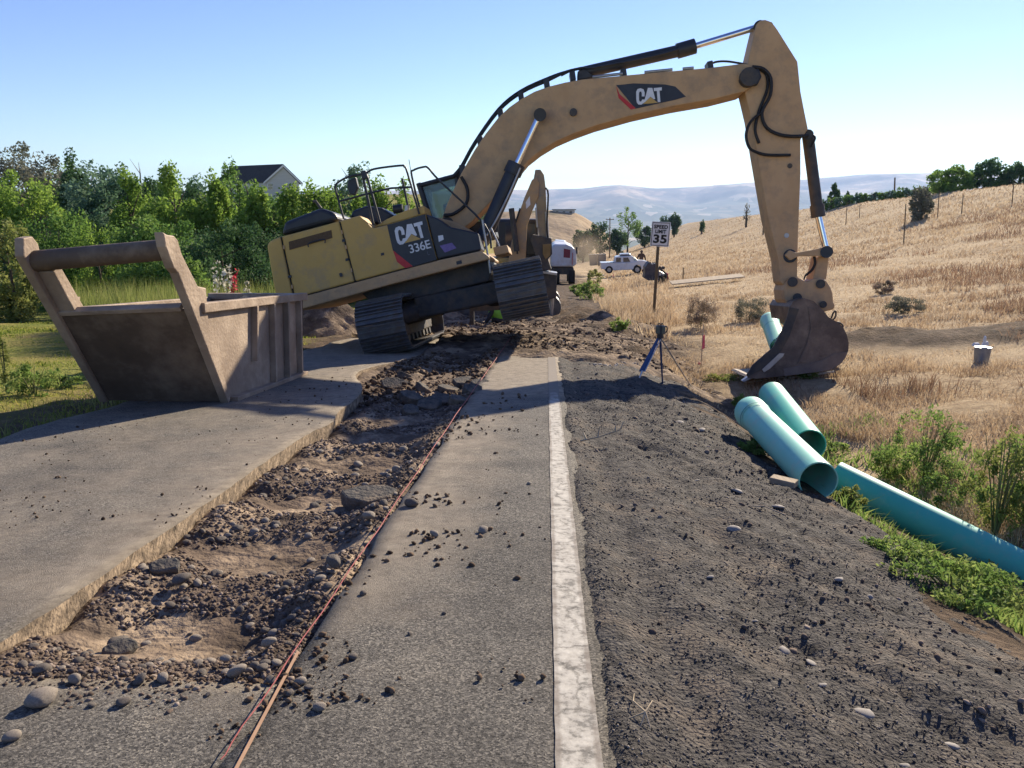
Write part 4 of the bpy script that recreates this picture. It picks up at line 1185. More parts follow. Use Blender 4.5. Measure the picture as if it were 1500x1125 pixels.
H = arm_pt(XL, PT).z - arm_pt(XL, 0).z
# front plate
fp = MB().prism([arm_pt(XL, 0), arm_pt(XR_, 0), arm_pt(XR_, PT), arm_pt(XL, PT)], arm_pt(XL, 0, -0.03) - arm_pt(XL, 0)).build('front_plate', M_RUST2, box, 0.006)
MB().prism([arm_pt(XL + 0.03, PT, 0.02), arm_pt(XR_ - 0.09, PT, 0.02), arm_pt(XR_ - 0.09, PT, -0.06), arm_pt(XL + 0.03, PT, -0.06)], arm_pt(XL, PT + 0.025) - arm_pt(XL, PT)).build('front_lip', M_RUST, box, 0.006)
for X, s in ((XL, -1), (XR_, 1)):
    w = 0.09
    x0 = X - w / 2 - (0.0 if s < 0 else 0.01)
    prof = [(0.0, 0.03), (0.0, -0.10), (PT, -0.17), (PT + 0.05, -0.16), (0.86, -0.13), (0.95, -0.20), (1.0, -0.18), (1.03, -0.06), (0.97, 0.05), (0.80, 0.05)]
    if s > 0:
        prof = [(0.0, 0.03), (0.0, -0.05), (0.45, -0.16), (PT, -0.36), (0.66, -0.22), (0.86, -0.15), (0.93, -0.17), (0.965, -0.13), (1.0, -0.03), (1.03, 0.02), (0.97, 0.07), (0.86, 0.07), (0.82, 0.03)]
    arm = MB().prism([arm_pt(x0, t, dn) for t, dn in prof], Vector((w, 0, 0))).build('arm', M_RUST, box, 0.012)
    if s < 0:
        MB().prism([arm_pt(x0 + 0.09, t, dn) for t, dn in [(0.5, -0.16), (0.86, -0.12), (0.86, 0.0), (PT, 0.0)]], Vector((0.16, 0.0, 0))).build('arm_flange', M_RUST, arm, 0.01)
        MB().prism([arm_pt(x0 + 0.09, t, dn) for t, dn in [(PT - 0.12, -0.03), (PT + 0.06, -0.04), (PT - 0.02, -0.34)]], Vector((0.03, 0, 0))).build('gusset', M_RUST, arm, 0.004)
MB().tube([arm_pt(XL - 0.02, 0.90, -0.06), arm_pt(XR_ + 0.02, 0.915, -0.06)], 0.098, 20).build('crossbar', M_RUST2, box)
# sides: plate, rim and ribs
for X, s in ((XL, -1), (XR_, 1)):
    yb = YB; H = arm_pt(X, PT).z - arm_pt(X, 0).z
    q = [arm_pt(X, 0.0), Vector((X, yb, float(BASE(yb)) + 0.01)), Vector((X, yb + 0.22, float(BASE(yb)) + H - 0.02)), arm_pt(X, PT)]
    MB().prism(q, Vector((0.025 * -s, 0, 0))).build('side_plate', M_RUST if s < 0 else M_RUST, box, 0.004)
    t0 = arm_pt(X, PT) + Vector((0, 0.16, 0)); t1 = Vector((X, yb + 0.25, float(BASE(yb)) + H))
    R_ = [t0 + Vector((-0.03 * s, 0, -0.05)), t0 + Vector((0.07 * s, 0, -0.05)), t0 + Vector((0.07 * s, 0, 0.05)), t0 + Vector((-0.03 * s, 0, 0.05))]
    MB().prism(R_, t1 - t0).build('rim', M_RUST, box, 0.008)
    for k, f in enumerate((0.30, 0.52, 0.72, 0.92)):
        y = YF + (yb - YF) * f
        zt = t0.z + (t1.z - t0.z) * ((y + 0.1 - t0.y) / (t1.y - t0.y))
        a = Vector((X, y, float(BASE(y)) + 0.02 + (0.36 if k == 0 else 0.0)))
        bq = Vector((X, y + 0.12, zt - 0.05))
        MB().prism([a, a + Vector((0.075 * s, 0, 0)), a + Vector((0.075 * s, 0.05, 0)), a + Vector((0, 0.05, 0))], bq - a).build('rib', M_RUST, box, 0.006)
    sk_ = MB().prism([Vector((X, YF + 0.1, float(BASE(YF + 0.1)) + 0.0)), Vector((X + 0.09 * s, YF + 0.1, float(BASE(YF + 0.1)) + 0.0)), Vector((X + 0.09 * s, YF + 0.1, float(BASE(YF + 0.1)) + 0.05)), Vector((X, YF + 0.1, float(BASE(YF + 0.1)) + 0.05))],
                   Vector((0, YB - YF - 0.1, float(BASE(YB) - BASE(YF + 0.1))))).build('skid', M_RUST, box, 0.006)
MB().prism([Vector((XL, YB, float(BASE(YB)) + 0.01)), Vector((XR_, YB, float(BASE(YB)) + 0.01)), Vector((XR_, YB + 0.22, float(BASE(YB)) + H - 0.02)), Vector((XL, YB + 0.22, float(BASE(YB)) + H - 0.02))], (0, 0.03, 0)).build('back_plate', M_RUST2, box, 0.004)
MB().prism([Vector((XL, YB + 0.2, float(BASE(YB)) + H - 0.04)), Vector((XR_, YB + 0.2, float(BASE(YB)) + H - 0.04)), Vector((XR_, YB + 0.2, float(BASE(YB)) + H + 0.04)), Vector((XL, YB + 0.2, float(BASE(YB)) + H + 0.04))], (0, 0.09, 0)).build('rim', M_RUST, box, 0.006)
# crushed stone left in the box
hx = np.linspace(XL + 0.04, XR_ - 0.04, 30); hy = np.linspace(YF + 0.15, YB + 0.15, 40)
HX, HY = np.meshgrid(hx, hy)
HZ = BASE(HY) + 0.55 + 0.57 * np.exp(-((HX - XR_ + 0.45) / 0.45) ** 2 - ((HY - YB + 0.7) / 0.75) ** 2) + 0.05 * fbm(HX * 5, HY * 5, 3)
heap = grid_mesh(HX, HY, HZ, 'crushed_stone', mat('crushed_stone', [(0.04, 0.04, 0.045), (0.11, 0.11, 0.11)], 25, 8, 0.95, 1.0, 60), kind='stuff')
tag(heap, 'dark crushed stone heaped inside the rusty bedding box', 'gravel')

# ================================================================== PIPES
M_PIPE = mat('green_sewer_pipe', [(0.075, 0.45, 0.345), (0.10, 0.50, 0.39)], 1.5, 4, 0.5, spec=0.3, dirt=(0.24, 0.45, 0.34), dscale=4.0, damt=(0.5, 0.8))
M_PIPE2 = mat('pale_green_pipe', [(0.22, 0.60, 0.47), (0.28, 0.65, 0.52)], 1.5, 4, 0.5, spec=0.3, dirt=(0.40, 0.54, 0.42), dscale=4.5, damt=(0.5, 0.8))
PR = 0.159
def lathe_pipe(p0, p1, R, bell=False, t=0.011, n=36):
    """hollow pipe from p0 to p1, optionally with a bell at p0"""
    ax = (p1 - p0); L = ax.length; ax.normalize()
    a = ax.orthogonal().normalized(); b = ax.cross(a)
    if bell: prof = [(0, R * 1.07), (0.02, R * 1.10), (0.20, R * 1.10), (0.27, R), (L, R), (L, R - t), (0.27, R - t), (0.20, R * 1.10 - t), (0, R * 1.07 - t)]
    else: prof = [(0, R), (L, R), (L, R - t), (0, R - t)]
    V = []; F = []
    for (s, r) in prof:
        for k in range(n):
            q = 2 * math.pi * k / n
            V.append(p0 + ax * s + (a * math.cos(q) + b * math.sin(q)) * r)
    m_ = len(prof)
    for i in range(m_):
        for k in range(n):
            F.append((i * n + k, i * n + (k + 1) % n, ((i + 1) % m_) * n + (k + 1) % n, ((i + 1) % m_) * n + k))
    mb = MB(); mb.add(V, F, True)
    return mb, ax, a, b
def pipe(far, near, R, m, label, bell=False, bands=()):
    mb, ax, a, b = lathe_pipe(far, near, R, bell)
    base = (far + near) * 0.5 - Vector((0, 0, R))
    t = thing('sewer_pipe', base, label, 'pipe')
    o = mb.build('pipe_wall', m, t)
    es = o.modifiers.new('edges', 'EDGE_SPLIT'); es.split_angle = math.radians(50)
    for s in bands:
        q = far + ax * s
        MB().tube([q - ax * 0.012, q + ax * 0.012], R * 1.012 if s > 0.3 else R * 1.12, 36, cap=False).build('seam_band', mat('pipe_seam', [(0.05, 0.2, 0.17), (0.07, 0.25, 0.2)], 5), t)
    return t
pipe(on_y(1099, 603, 8.35), on_y(1199, 704, 6.15), PR, M_PIPE2, 'pale green sewer pipe with its dark open end towards the gravel slope', True, (0.30,))
pipe(on_y(1131, 578, 9.4), on_y(1186, 652, 7.5), PR, M_PIPE, 'teal sewer pipe lying in weeds with its far end under the white rod', False)
pipe(on_y(1222, 700, 6.9), on_y(1560, 868, 5.75), PR, M_PIPE, 'long teal sewer pipe lying in the ditch among low weeds', False)
pipe(on_y(1127, 470, 19.0), on_y(1142, 508, 16.6), 0.2, M_PIPE2, 'pale green pipe lying in dry grass behind the excavator bucket', True, (0.9,))
rod = MB().tube([on_ground(1092, 564) + Vector((0, 0, 0.05)), on_ground(1221, 553) + Vector((0, 0, 0.12))], 0.022, 10).build('plastic_rod', mat('white_plastic', [(0.62, 0.60, 0.55), (0.7, 0.68, 0.63)], 5, 3, 0.5))
place_alone(rod, on_ground(1092, 564)); tag(rod, 'thin white plastic rod lying before the excavator bucket', 'rod')
M_WOOD = mat('weathered_board', [(0.33, 0.25, 0.16), (0.46, 0.37, 0.25)], 6, 6, 0.85, 0.4, 30, stretch=(1, 0.2, 1))
pa, pb = on_ground(982, 421), on_ground(1087, 410)
pl = MB().prism([pa + Vector((0, -0.7, 0.22)), pa + Vector((0, 0.7, 0.30)), pa + Vector((0, 0.7, 0.36)), pa + Vector((0, -0.7, 0.28))], pb - pa).build('wooden_board', M_WOOD, None, 0.01)
place_alone(pl, pa); tag(pl, 'long pale wooden board lying in the dry field beyond the sign', 'board')
pa = on_ground(1148, 712)
pl = MB().prism([pa + Vector((-0.10, 0.06, 0.0)), pa + Vector((0.06, -0.07, 0.0)), pa + Vector((0.06, -0.07, 0.05)), pa + Vector((-0.10, 0.06, 0.05))], (0.06, 0.09, 0)).build('wood_block', M_WOOD, None, 0.006)
place_alone(pl, pa); tag(pl, 'short wooden block wedged under the pale green pipe', 'block')

# ================================================================== STRING, TRIPOD, SIGN, STAKES
M_STRING = mat('pink_string', [(0.22, 0.045, 0.045), (0.34, 0.08, 0.075)], 30, 3, 0.7)
s0 = on_road(325, 1135); s1 = on_road(752, 497)
pts = []
for k in range(41):
    t = (k / 40.0) ** 1.8
    p = s0.lerp(s1, t); pts.append(Vector((p.x + 0.004 * math.sin(k * 1.7), p.y, float(BASE(p.y)) + 0.045 + 0.05 * min(1, t * 3))))
st = MB().tube(pts, [0.0019 + 0.0035 * (k / 40.0) for k in range(41)], 6).build('marking_string', M_STRING)
place_alone(st, pts[0]); tag(st, 'taut pink string stretched along the right edge of the trench', 'string')
tp = []
for k in range(12):
    t = k / 11.0
    p = on_road(345, 1135).lerp(on_road(437, 960), t); tp.append(Vector((p.x, p.y, float(BASE(p.y)) + 0.012)))
mb = MB()
for k in range(11):
    a, b = tp[k], tp[k + 1]; mb.prism([a + Vector((-0.005, 0, 0)), a + Vector((0.005, 0, 0)), b + Vector((0.005, 0, 0)), b + Vector((-0.005, 0, 0))], (0, 0, 0.002))
tpo = mb.build('tan_tape', mat('tan_tape', [(0.36, 0.22, 0.13), (0.45, 0.28, 0.17)], 20, 3, 0.7)); place_alone(tpo, tp[0])
tag(tpo, 'narrow tan tape lying on asphalt beside the pink string', 'tape')

M_BLUE = mat('blue_tripod_paint', [(0.02, 0.05, 0.14), (0.035, 0.08, 0.2)], 8, 3, 0.4, spec=0.5)
M_ALU = mat('aluminium', [(0.45, 0.46, 0.48), (0.55, 0.56, 0.58)], 8, 3, 0.35, metal=0.7)
f1 = on_ground(934, 557); f2 = on_ground(1018, 574); apex = on_y(967, 494, f1.y + 0.25)
f3 = Vector((apex.x + 0.15, apex.y + 0.55, 0)); f3.z = gzf(f3.x, f3.y)
tri = thing('laser_tripod', (apex.x, apex.y, gzf(apex.x, apex.y)), 'blue and grey survey tripod with a boxy laser level on top', 'tripod')
wd = Vector((0.045, 0, 0))
mb = MB(); ax = (f1 - apex)
mb.prism([apex - wd * 0.4 + Vector((-.02, 0, 0)), apex + wd * 0.4 + Vector((-.02, 0, 0)), apex + ax * 0.8 + wd * 1.1, apex + ax * 0.8 - wd * 1.1], (0, 0.03, 0))
mb.build('leg', M_BLUE, tri, 0.004)
MB().tube([apex + ax * 0.78, f1 - Vector((0, 0, 0.02))], [0.016, 0.009], 8).build('leg', M_ALU, tri)
MB().tube([apex + ax * 0.05 + Vector((0.02, -0.02, 0)), apex + ax * 0.8 + Vector((0.035, -0.02, 0))], 0.008, 8).build('leg_rail', M_ALU, tri)
MB().tube([apex, f2 - Vector((0, 0, 0.02))], [0.014, 0.011], 8).build('leg', M_ALU, tri)
MB().tube([apex, f3 - Vector((0, 0, 0.02))], [0.02, 0.012], 8).build('leg', M_BLUE, tri)
MB().tube([apex - Vector((0, 0, 0.01)), apex + Vector((0, 0, 0.03))], 0.05, 14).build('tripod_head', M_BLK, tri)
las = thing('laser_level', apex + Vector((0, 0, 0.03)), 'olive and black rotating laser level standing on the blue tripod', 'laser level')
ap = apex + Vector((0, 0, 0.03))
MB().box(ap + Vector((0, 0, 0.085)), (0.14, 0.12, 0.13)).build('housing', mat('olive_plastic', [(0.10, 0.10, 0.075), (0.15, 0.145, 0.11)], 8, 3, 0.5), las, 0.02)
MB().box(ap + Vector((0, -0.062, 0.085)), (0.03, 0.01, 0.135)).build('centre_strip', M_BLK, las, 0.003)
MB().tube([ap + Vector((0, 0, 0)), ap + Vector((0, 0, 0.03))], 0.045, 14).build('base', M_BLK, las)
MB().tube(smooth_path([ap + Vector((0.065, 0, 0.14)), ap + Vector((0.095, 0, 0.13)), ap + Vector((0.10, 0, 0.07)), ap + Vector((0.07, 0, 0.035))], 4), 0.009, 7).build('handle', M_BLK, las)
for s in (-1, 1):
    MB().tube(smooth_path([ap + Vector((s * 0.01, 0, 0.145)), ap + Vector((s * 0.012, 0, 0.175)), ap + Vector((s * 0.03, 0, 0.18)), ap + Vector((s * 0.04, 0, 0.145))], 4), 0.008, 7).build('top_loop', M_BLK, las)

base = on_ground(957, 466)
sign = thing('speed_limit_sign', base, 'white rectangular speed limit sign on a leaning wooden post', 'sign')
YS = base.y
ptop = on_y(964.5, 352, YS); 
M_POST = mat('brown_post', [(0.10, 0.075, 0.045), (0.17, 0.13, 0.08)], 10, 6, 0.85, 0.4, 40, stretch=(4, 4, 0.5))
d = (ptop - base)
MB().prism([base + Vector((-0.05, -0.05, -0.3)), base + Vector((0.05, -0.05, -0.3)), base + Vector((0.05, 0.05, -0.3)), base + Vector((-0.05, 0.05, -0.3))], d + Vector((0, 0, 0.3))).build('post', M_POST, sign, 0.008)
sc_c = on_y(967, 343, YS) + Vector((0, -0.065, 0))
sx_ax = (on_y(982, 325.5, YS) - on_y(954.5, 324, YS)); SW = sx_ax.length; sx_ax.normalize()
SH = (on_y(953, 360, YS) - on_y(954.5, 324, YS)).length
MS = facing(sx_ax, d, sc_c)
def sign_box(nm, cx, cz, w, h, t0, t1, m, parent):
    V = [MS @ Vector(p) for p in ((cx - w / 2, cz - h / 2, t0), (cx + w / 2, cz - h / 2, t0), (cx + w / 2, cz + h / 2, t0), (cx - w / 2, cz + h / 2, t0))]
    return MB().prism(V, (MS.to_3x3() @ Vector((0, 0, 1))) * (t1 - t0)).build(nm, m, parent)
M_SIGN = mat('sign_white', [(0.60, 0.61, 0.62), (0.68, 0.69, 0.70)], 3, 3, 0.45)
face = sign_box('face', 0, 0, SW, SH, -0.012, 0.0, M_SIGN, sign)
M_INK = mat('sign_black', [(0.012, 0.012, 0.013), (0.02, 0.02, 0.02)], 3, 2, 0.5)
bw = 0.02
for (cx, cz, w, h) in ((0, SH / 2 - 0.035, SW - 0.06, bw), (0, -SH / 2 + 0.035, SW - 0.06, bw), (-SW / 2 + 0.035, 0, bw, SH - 0.09), (SW / 2 - 0.035, 0, bw, SH - 0.09)):
    sign_box('border', cx, cz, w, h, 0.001, 0.004, M_INK, face)
def sign_text(s, cz, size, width, bold):
    me = text_mesh(s, size, bold, 1.06, ex_=0.002)
    xs = [v.co.x for v in me.vertices]; k = width / (max(xs) - min(xs))
    me.transform(Matrix.Scale(k, 4, (1, 0, 0))); me.materials.append(M_INK)
    inst('lettering', me, MS @ Matrix.Translation((0, cz, 0.004)), face)
sign_text('SPEED', SH * 0.29, SH * 0.20, SW * 0.74, 0.008)
sign_text('LIMIT', SH * 0.10, SH * 0.20, SW * 0.58, 0.008)
sign_text('35', -SH * 0.21, SH * 0.46, SW * 0.72, 0.016)
for cz in (SH * 0.42, -SH * 0.42):
    q = MS @ Vector((0, cz, 0.0)); MB().tube([q, q + MS.to_3x3() @ Vector((0, 0, 0.01))], 0.014, 8).build('bolt', M_STEEL, sign)

M_PINK = mat('pink_ribbon', [(0.75, 0.10, 0.16), (0.85, 0.18, 0.25)], 10, 3, 0.6)
M_LATH = mat('pale_lath', [(0.5, 0.4, 0.27), (0.6, 0.5, 0.36)], 10, 4, 0.8)
def stake(px, ytop, ybot, label, ribbon=True, w=0.012):
    b = on_ground(px, ybot); t = on_y(px, ytop, b.y)
    s = thing('survey_stake', b, label, 'stake')
    MB().box((b + t) * 0.5, (w * 2, w, (t - b).length + 0.1)).build('lath', M_LATH, s)
    if ribbon:
        L = (t - b).length
        MB().prism([b + Vector((-0.02, -0.012, L * 0.78)), b + Vector((0.02, -0.012, L * 0.80)), b + Vector((0.035, -0.02, L * 0.50)), b + Vector((-0.03, -0.02, L * 0.45))], (0, 0.024, 0)).build('ribbon', M_PINK, s)
    return s
stake(1028.5, 478, 540, 'survey lath with a pink ribbon standing beside the green weeds')
stake(561, 0, 0, '') if False else None
stake(898, 398, 412, 'survey stake with a faded pink ribbon before the white pickup')
stake(148, 432, 452, 'survey stake with pink ribbon on the lawn behind the bedding box')
pf = on_ground(1025, 537)
fl = thing('marking_flag', pf, 'small pink marker flag on the ground beside the ribboned stake', 'flag')
MB().prism([pf + Vector((-0.05, 0, 0.02)), pf + Vector((0.03, 0, 0.0)), pf + Vector((0.04, 0, 0.09)), pf + Vector((-0.03, 0, 0.11))], (0, 0.03, 0.01)).build('flag_cloth', M_PINK, fl, 0.008)
MB().tube([pf, pf + Vector((0.03, 0, 0.10))], 0.004, 5).build('flag_wire', M_STEEL, fl)

pc = on_ground(1437, 531)
can = thing('metal_can', pc, 'small grey metal can holding white rags in the dry grass', 'can')
MB().tube([pc, pc + Vector((0, 0, 0.10)), pc + Vector((0, 0, 0.32))], [0.13, 0.14, 0.16], 18).build('can_body', mat('galvanised', [(0.16, 0.18, 0.24), (0.3, 0.34, 0.36)], 4, 4, 0.4, metal=0.5), can)
for (dx, dz, w_, h_) in ((-0.13, 0.36, 0.16, 0.06), (0.05, 0.38, 0.14, 0.09), (0.03, 0.47, 0.05, 0.12)):
    q = pc + Vector((dx, 0, dz)); MB().prism([q + Vector((-w_ / 2, 0, -h_ / 2)), q + Vector((w_ / 2, 0, -h_ / 3)), q + Vector((w_ / 3, 0, h_ / 2)), q + Vector((-w_ / 4, 0, h_ / 2.5))], (0, 0.06, 0.02)).build('rag', mat('white_rag', [(0.6, 0.6, 0.58), (0.72, 0.7, 0.68)], 8), can, 0.01)

# dry branch on the shoulder and a root by the rut
def twig(px, py, segs, label, thick=0.009):
    p = on_ground(px, py); p.z = float(sz(p.x, p.y)) + 0.01
    mb = MB()
    for pp in segs:
        mb.tube([p + Vector(q) for q in pp], [thick * (1 - 0.6 * i / (len(pp) - 1)) for i in range(len(pp))], 6)
    o = mb.build('dry_twig', mat('dry_wood', [(0.36, 0.28, 0.17), (0.5, 0.4, 0.27)], 10, 4, 0.8)); place_alone(o, p)
    tag(o, label, 'twig')
twig(850, 646, [[(0, 0, 0), (0.15, 0.05, 0.02), (0.34, 0.14, 0.06), (0.38, 0.2, 0.12)], [(0.3, 0.12, 0.05), (0.31, 0.16, 0.12)], [(0.15, 0.05, 0.02), (0.17, 0.1, 0.10)], [(0.05, 0.02, 0.01), (0.03, 0.08, 0.05)]], 'forked pale dry branch lying beside the white line')
twig(945, 1055, [[(0, 0, 0.02), (-0.03, 0.06, 0.015), (-0.02, 0.12, 0)], [(0, 0, 0.02), (0.025, 0.04, 0.03), (0.05, 0.05, 0.01)], [(0, 0, 0.02), (-0.06, -0.01, 0)], [(0, 0, 0.02), (0.01, -0.05, 0)], [(0, 0, 0.02), (-0.02, -0.045, 0)]], 'spidery dry root on the gravel near the tyre rut', 0.003)
twig(1150, 760, [[(0, 0, 0.02), (-0.10, 0.12, 0.03), (-0.13, 0.2, 0.02)], [(-0.1, 0.12, 0.03), (-0.2, 0.15, 0.02)]], 'thin dry stick on the gravel slope below the pipes', 0.006)

# a streak of pale crushed pebbles by the tripod
n_ = 420
t_ = RNG.uniform(0, 1, n_)
ps_, pe_ = on_ground(866, 537), on_ground(1000, 551)
P = np.stack([ps_.x + (pe_.x - ps_.x) * t_ + RNG.normal(0, 0.02, n_), ps_.y + (pe_.y - ps_.y) * t_ + RNG.normal(0, 0.10, n_) * (1 - 0.5 * t_), np.zeros(n_)], 1)
P[:, 2] = sz(P[:, 0], P[:, 1]) + 0.01
V, F, W = scatter(B0, P, RNG.uniform(0.008, 0.026, n_))
tag(link('pale_pebbles', np_mesh('pale_pebbles', V, F, False, W), leaf_mat('pale_pebble', [(0.2, 0.18, 0.15), (0.42, 0.39, 0.34), (0.6, 0.57, 0.5)], 0.0, rough=0.8), None, 'stuff'), 'streak of pale pebbles on the dark gravel by the tripod', 'pebbles')

# ================================================================== DIRT PILES
def pile(px, py, rx, ry, h, label, m=M_TRENCH, seed=1):
    p = on_ground(px, py)
    u = np.linspace(-1.15, 1.15, 46)
    U, V = np.meshgrid(u, u)
    r = np.sqrt(U * U + V * V) + 0.25 * fbm(U * 2, V * 2, seed)
    X = p.x + U * rx; Y = p.y + V * ry
    Z = gz(X, Y) - 0.12 + (h + 0.12) * np.clip(1 - r, 0, 1) ** 0.8 + 0.10 * fbm(U * 5, V * 5, seed + 4) * (r < 1)
    o = grid_mesh(X, Y, Z, 'dirt_pile', m, kind=None); del_k = o.pop('kind', None)
    place_alone(o, (p.x, p.y, gzf(p.x, p.y)))
    tag(o, label, 'dirt pile')
pile(478, 487, 1.7, 1.5, 1.0, 'dark brown dirt pile behind the excavator counterweight', seed=3)
pile(640, 470, 1.3, 1.3, 0.55, 'low brown dirt pile seen under the excavator between its tracks', seed=5)
pile(705, 452, 1.4, 1.5, 0.7, 'brown dirt pile beside the steel trench shield', seed=8)
pile(880, 470, 0.9, 1.6, 0.35, 'low dark heap of clods right of the lifted track', seed=11)

# ================================================================== FAR MACHINES AND VEHICLES
M_TYRE = mat('tyre_rubber', [(0.012, 0.012, 0.012), (0.028, 0.027, 0.026)], 5, 4, 0.85)
M_WCAR = mat('white_car_paint', [(0.62, 0.64, 0.66), (0.70, 0.72, 0.74)], 2, 3, 0.3, spec=0.5, coat=0.3, dirt=(0.5, 0.47, 0.42), dscale=1.5, damt=(0.5, 0.9))
M_DGLASS = mat('dark_glass', [(0.02, 0.03, 0.045), (0.04, 0.055, 0.075)], 2, 2, 0.08, spec=0.8)
def yprism(name, pts, Y, depth, m, parent, bevel=0.02, seg=2):
    return MB().prism([on_y(x, y, Y) for x, y in pts], (0, depth, 0)).build(name, m, parent, bevel, seg)

# smaller excavator with a breaker
Y2 = 25.5
ex2 = thing('excavator', (on_y(752, 440, Y2).x, Y2 + 0.8, float(BASE(Y2 + 0.8))), 'smaller yellow excavator with a hydraulic breaker, behind the tilted excavator', 'excavator')
boom2 = yprism('boom', [(742, 400), (748, 360), (757, 322), (768, 290), (779, 264), (786, 258), (790, 268), (789, 288), (780, 308), (772, 330), (771, 365), (768, 405)], Y2, 0.42, mat('orange_dusty_yellow', [(0.36, 0.23, 0.11), (0.44, 0.29, 0.15)], 2, 6, 0.6, dirt=(0.28, 0.22, 0.16), dscale=2.5), ex2)
yprism('decal', [(770, 296), (776, 287), (777, 300), (771, 306)], Y2 - 0.012, 0.03, M_WHITE, boom2, 0)
MB().tube([on_y(758, 372, Y2 - 0.12), on_y(754, 330, Y2 - 0.12), on_y(762, 305, Y2 - 0.12)], 0.03, 6).build('boom_hose', M_HOSE, boom2)
MB().tube([on_y(749, 305, Y2 - 0.15), on_y(757, 368, Y2 - 0.15)], [0.09, 0.09], 10).build('boom_ram', M_DKG, ex2)
yprism('stick', [(784, 248.5), (792, 248.3), (797, 256), (799.5, 276), (801, 322), (800, 356), (791, 356), (787, 318), (784, 288), (781, 266)], Y2 + 0.04, 0.34, mat('faded_yellow', [(0.30, 0.22, 0.12), (0.38, 0.29, 0.17)], 2, 5, 0.6, dirt=(0.2, 0.18, 0.16), dscale=3), ex2)
MB().tube(smooth_path([on_y(799, 275, Y2 - 0.05), on_y(803, 285, Y2 - 0.05), on_y(801, 330, Y2 - 0.05), on_y(803, 350, Y2 - 0.05)], 4), 0.03, 6).build('stick_hose', M_HOSE, ex2)
MB().tube([on_y(800, 310, Y2), on_y(803, 360, Y2)], 0.05, 8).build('stick_ram', M_STEEL, ex2)
MB().tube([on_y(785, 304, Y2 - 0.1), on_y(787, 333, Y2 - 0.1)], 0.03, 8).build('pipe_loop', M_STEEL, ex2)
brk = yprism('breaker', [(780, 344), (808, 349), (809, 372), (803, 380), (808, 395), (791, 398), (785, 374), (777, 352)], Y2 - 0.1, 0.6, M_DKG, ex2)
yprism('breaker_cheek', [(795, 358), (807, 357), (806, 374), (799, 380), (795, 372)], Y2 - 0.13, 0.05, mat('muddy_yellow', [(0.2, 0.13, 0.05), (0.28, 0.19, 0.08)], 6), brk, 0.01)
yprism('breaker_body', [(790, 396), (816, 402), (815, 436), (801, 440), (795, 420)], Y2 - 0.05, 0.5, M_DKG, brk)
yprism('breaker_plate', [(793, 397), (816, 400), (816, 403.5), (793, 400)], Y2 - 0.12, 0.6, M_STEEL, brk, 0.005)
MB().tube([on_y(808, 434, Y2 + 0.2), on_y(808, 462, Y2 + 0.2)], [0.09, 0.05], 10).build('chisel', M_STEEL, brk)
c = Vector((on_y(735, 400, Y2 + 1.4).x, Y2 + 1.8, float(BASE(Y2 + 1.8))))
body = MB().box(c + Vector((-0.5, 0, 1.5)), (3.2, 2.6, 1.1)).build('body', M_YEL, ex2, 0.1)
MB().box(c + Vector((0.55, -0.65, 2.5)), (1.4, 1.0, 1.6)).build('cab', M_BLK, body, 0.1)
MB().box(c + Vector((0.65, -1.16, 2.65)), (1.0, 0.03, 1.0)).build('cab_window', M_DGLASS, body, 0.02)
for s in (-1, 1):
    q = c + Vector((0, s * 1.0, 0.42))
    tp_ = [q + Vector((1.6 * math.copysign(1, math.cos(a)) + 0.42 * math.cos(a), 0, 0.42 * math.sin(a))) for a in np.linspace(0.01, 2 * math.pi + 0.01, 22)[:-1]]
    MB().prism([p + Vector((0, -0.27, 0)) for p in tp_], (0, 0.54, 0)).build('track', M_SHOE, ex2, 0.02)
MB().tube([c + Vector((0, 0, 0.4)), c + Vector((0, 0, 1.0))], 0.6, 18).build('slewing_ring', M_DKG, ex2)
yprism('boom_mount', [(735, 385), (768, 392), (768, 410), (735, 412)], Y2 - 0.05, 1.8, M_YEL, ex2)

# white lorry
Y3 = 58.0
lor = thing('white_lorry', (on_y(826, 412, Y3).x, Y3 + 3, float(BASE(Y3 + 3))), 'white lorry with a rounded body and maroon square at its rear', 'lorry')
bd_ = yprism('body', [(806, 364), (812, 357.5), (830, 358), (839, 362), (844, 368), (845, 387), (840, 391), (806, 391)], Y3, 5.5, mat('lorry_white', [(0.5, 0.53, 0.58), (0.6, 0.62, 0.66)], 1, 3, 0.4, dirt=(0.42, 0.38, 0.35), dscale=1), lor, 0.15, 3)
yprism('rear_marking', [(826, 364), (835.5, 366), (835, 378), (825.5, 377)], Y3 - 0.03, 0.1, mat('maroon', [(0.16, 0.03, 0.045), (0.22, 0.05, 0.06)], 2), bd_, 0)
yprism('rear_ladder', [(838, 370), (839.5, 370), (839, 388), (837.5, 388)], Y3 - 0.06, 0.08, mat('pale_red', [(0.4, 0.15, 0.14), (0.5, 0.22, 0.2)], 2), bd_, 0)
yprism('stack', [(843, 362), (846, 362), (846, 372), (843.5, 372)], Y3 + 0.2, 0.15, M_DKG, lor, 0)
yprism('cab', [(813, 352), (828, 353), (832, 358), (813, 358)], Y3 + 5.6, 2.0, M_WCAR, lor, 0.1)
yprism('chassis', [(806, 391.3), (840, 391.3), (842, 402), (806, 402)], Y3 + 0.3, 7.0, M_DKG, lor)
yprism('mud_flap', [(834, 396), (842, 396), (841, 413), (834, 412)], Y3 + 0.1, 0.06, M_TYRE, lor, 0)
yprism('mud_flap', [(812, 396), (819, 396), (819, 411), (812, 410)], Y3 + 0.1, 0.06, M_TYRE, lor, 0)
for dy in (0.6, 1.9, 6.3):
    for px in (815.5, 838):
        q = on_y(px, 405, Y3); q = Vector((q.x, Y3 + dy, float(BASE(Y3 + dy)) + 0.5))
        MB().tube([q - Vector((0.22, 0, 0)), q + Vector((0.22, 0, 0))], 0.5, 18).build('wheel', M_TYRE, lor)

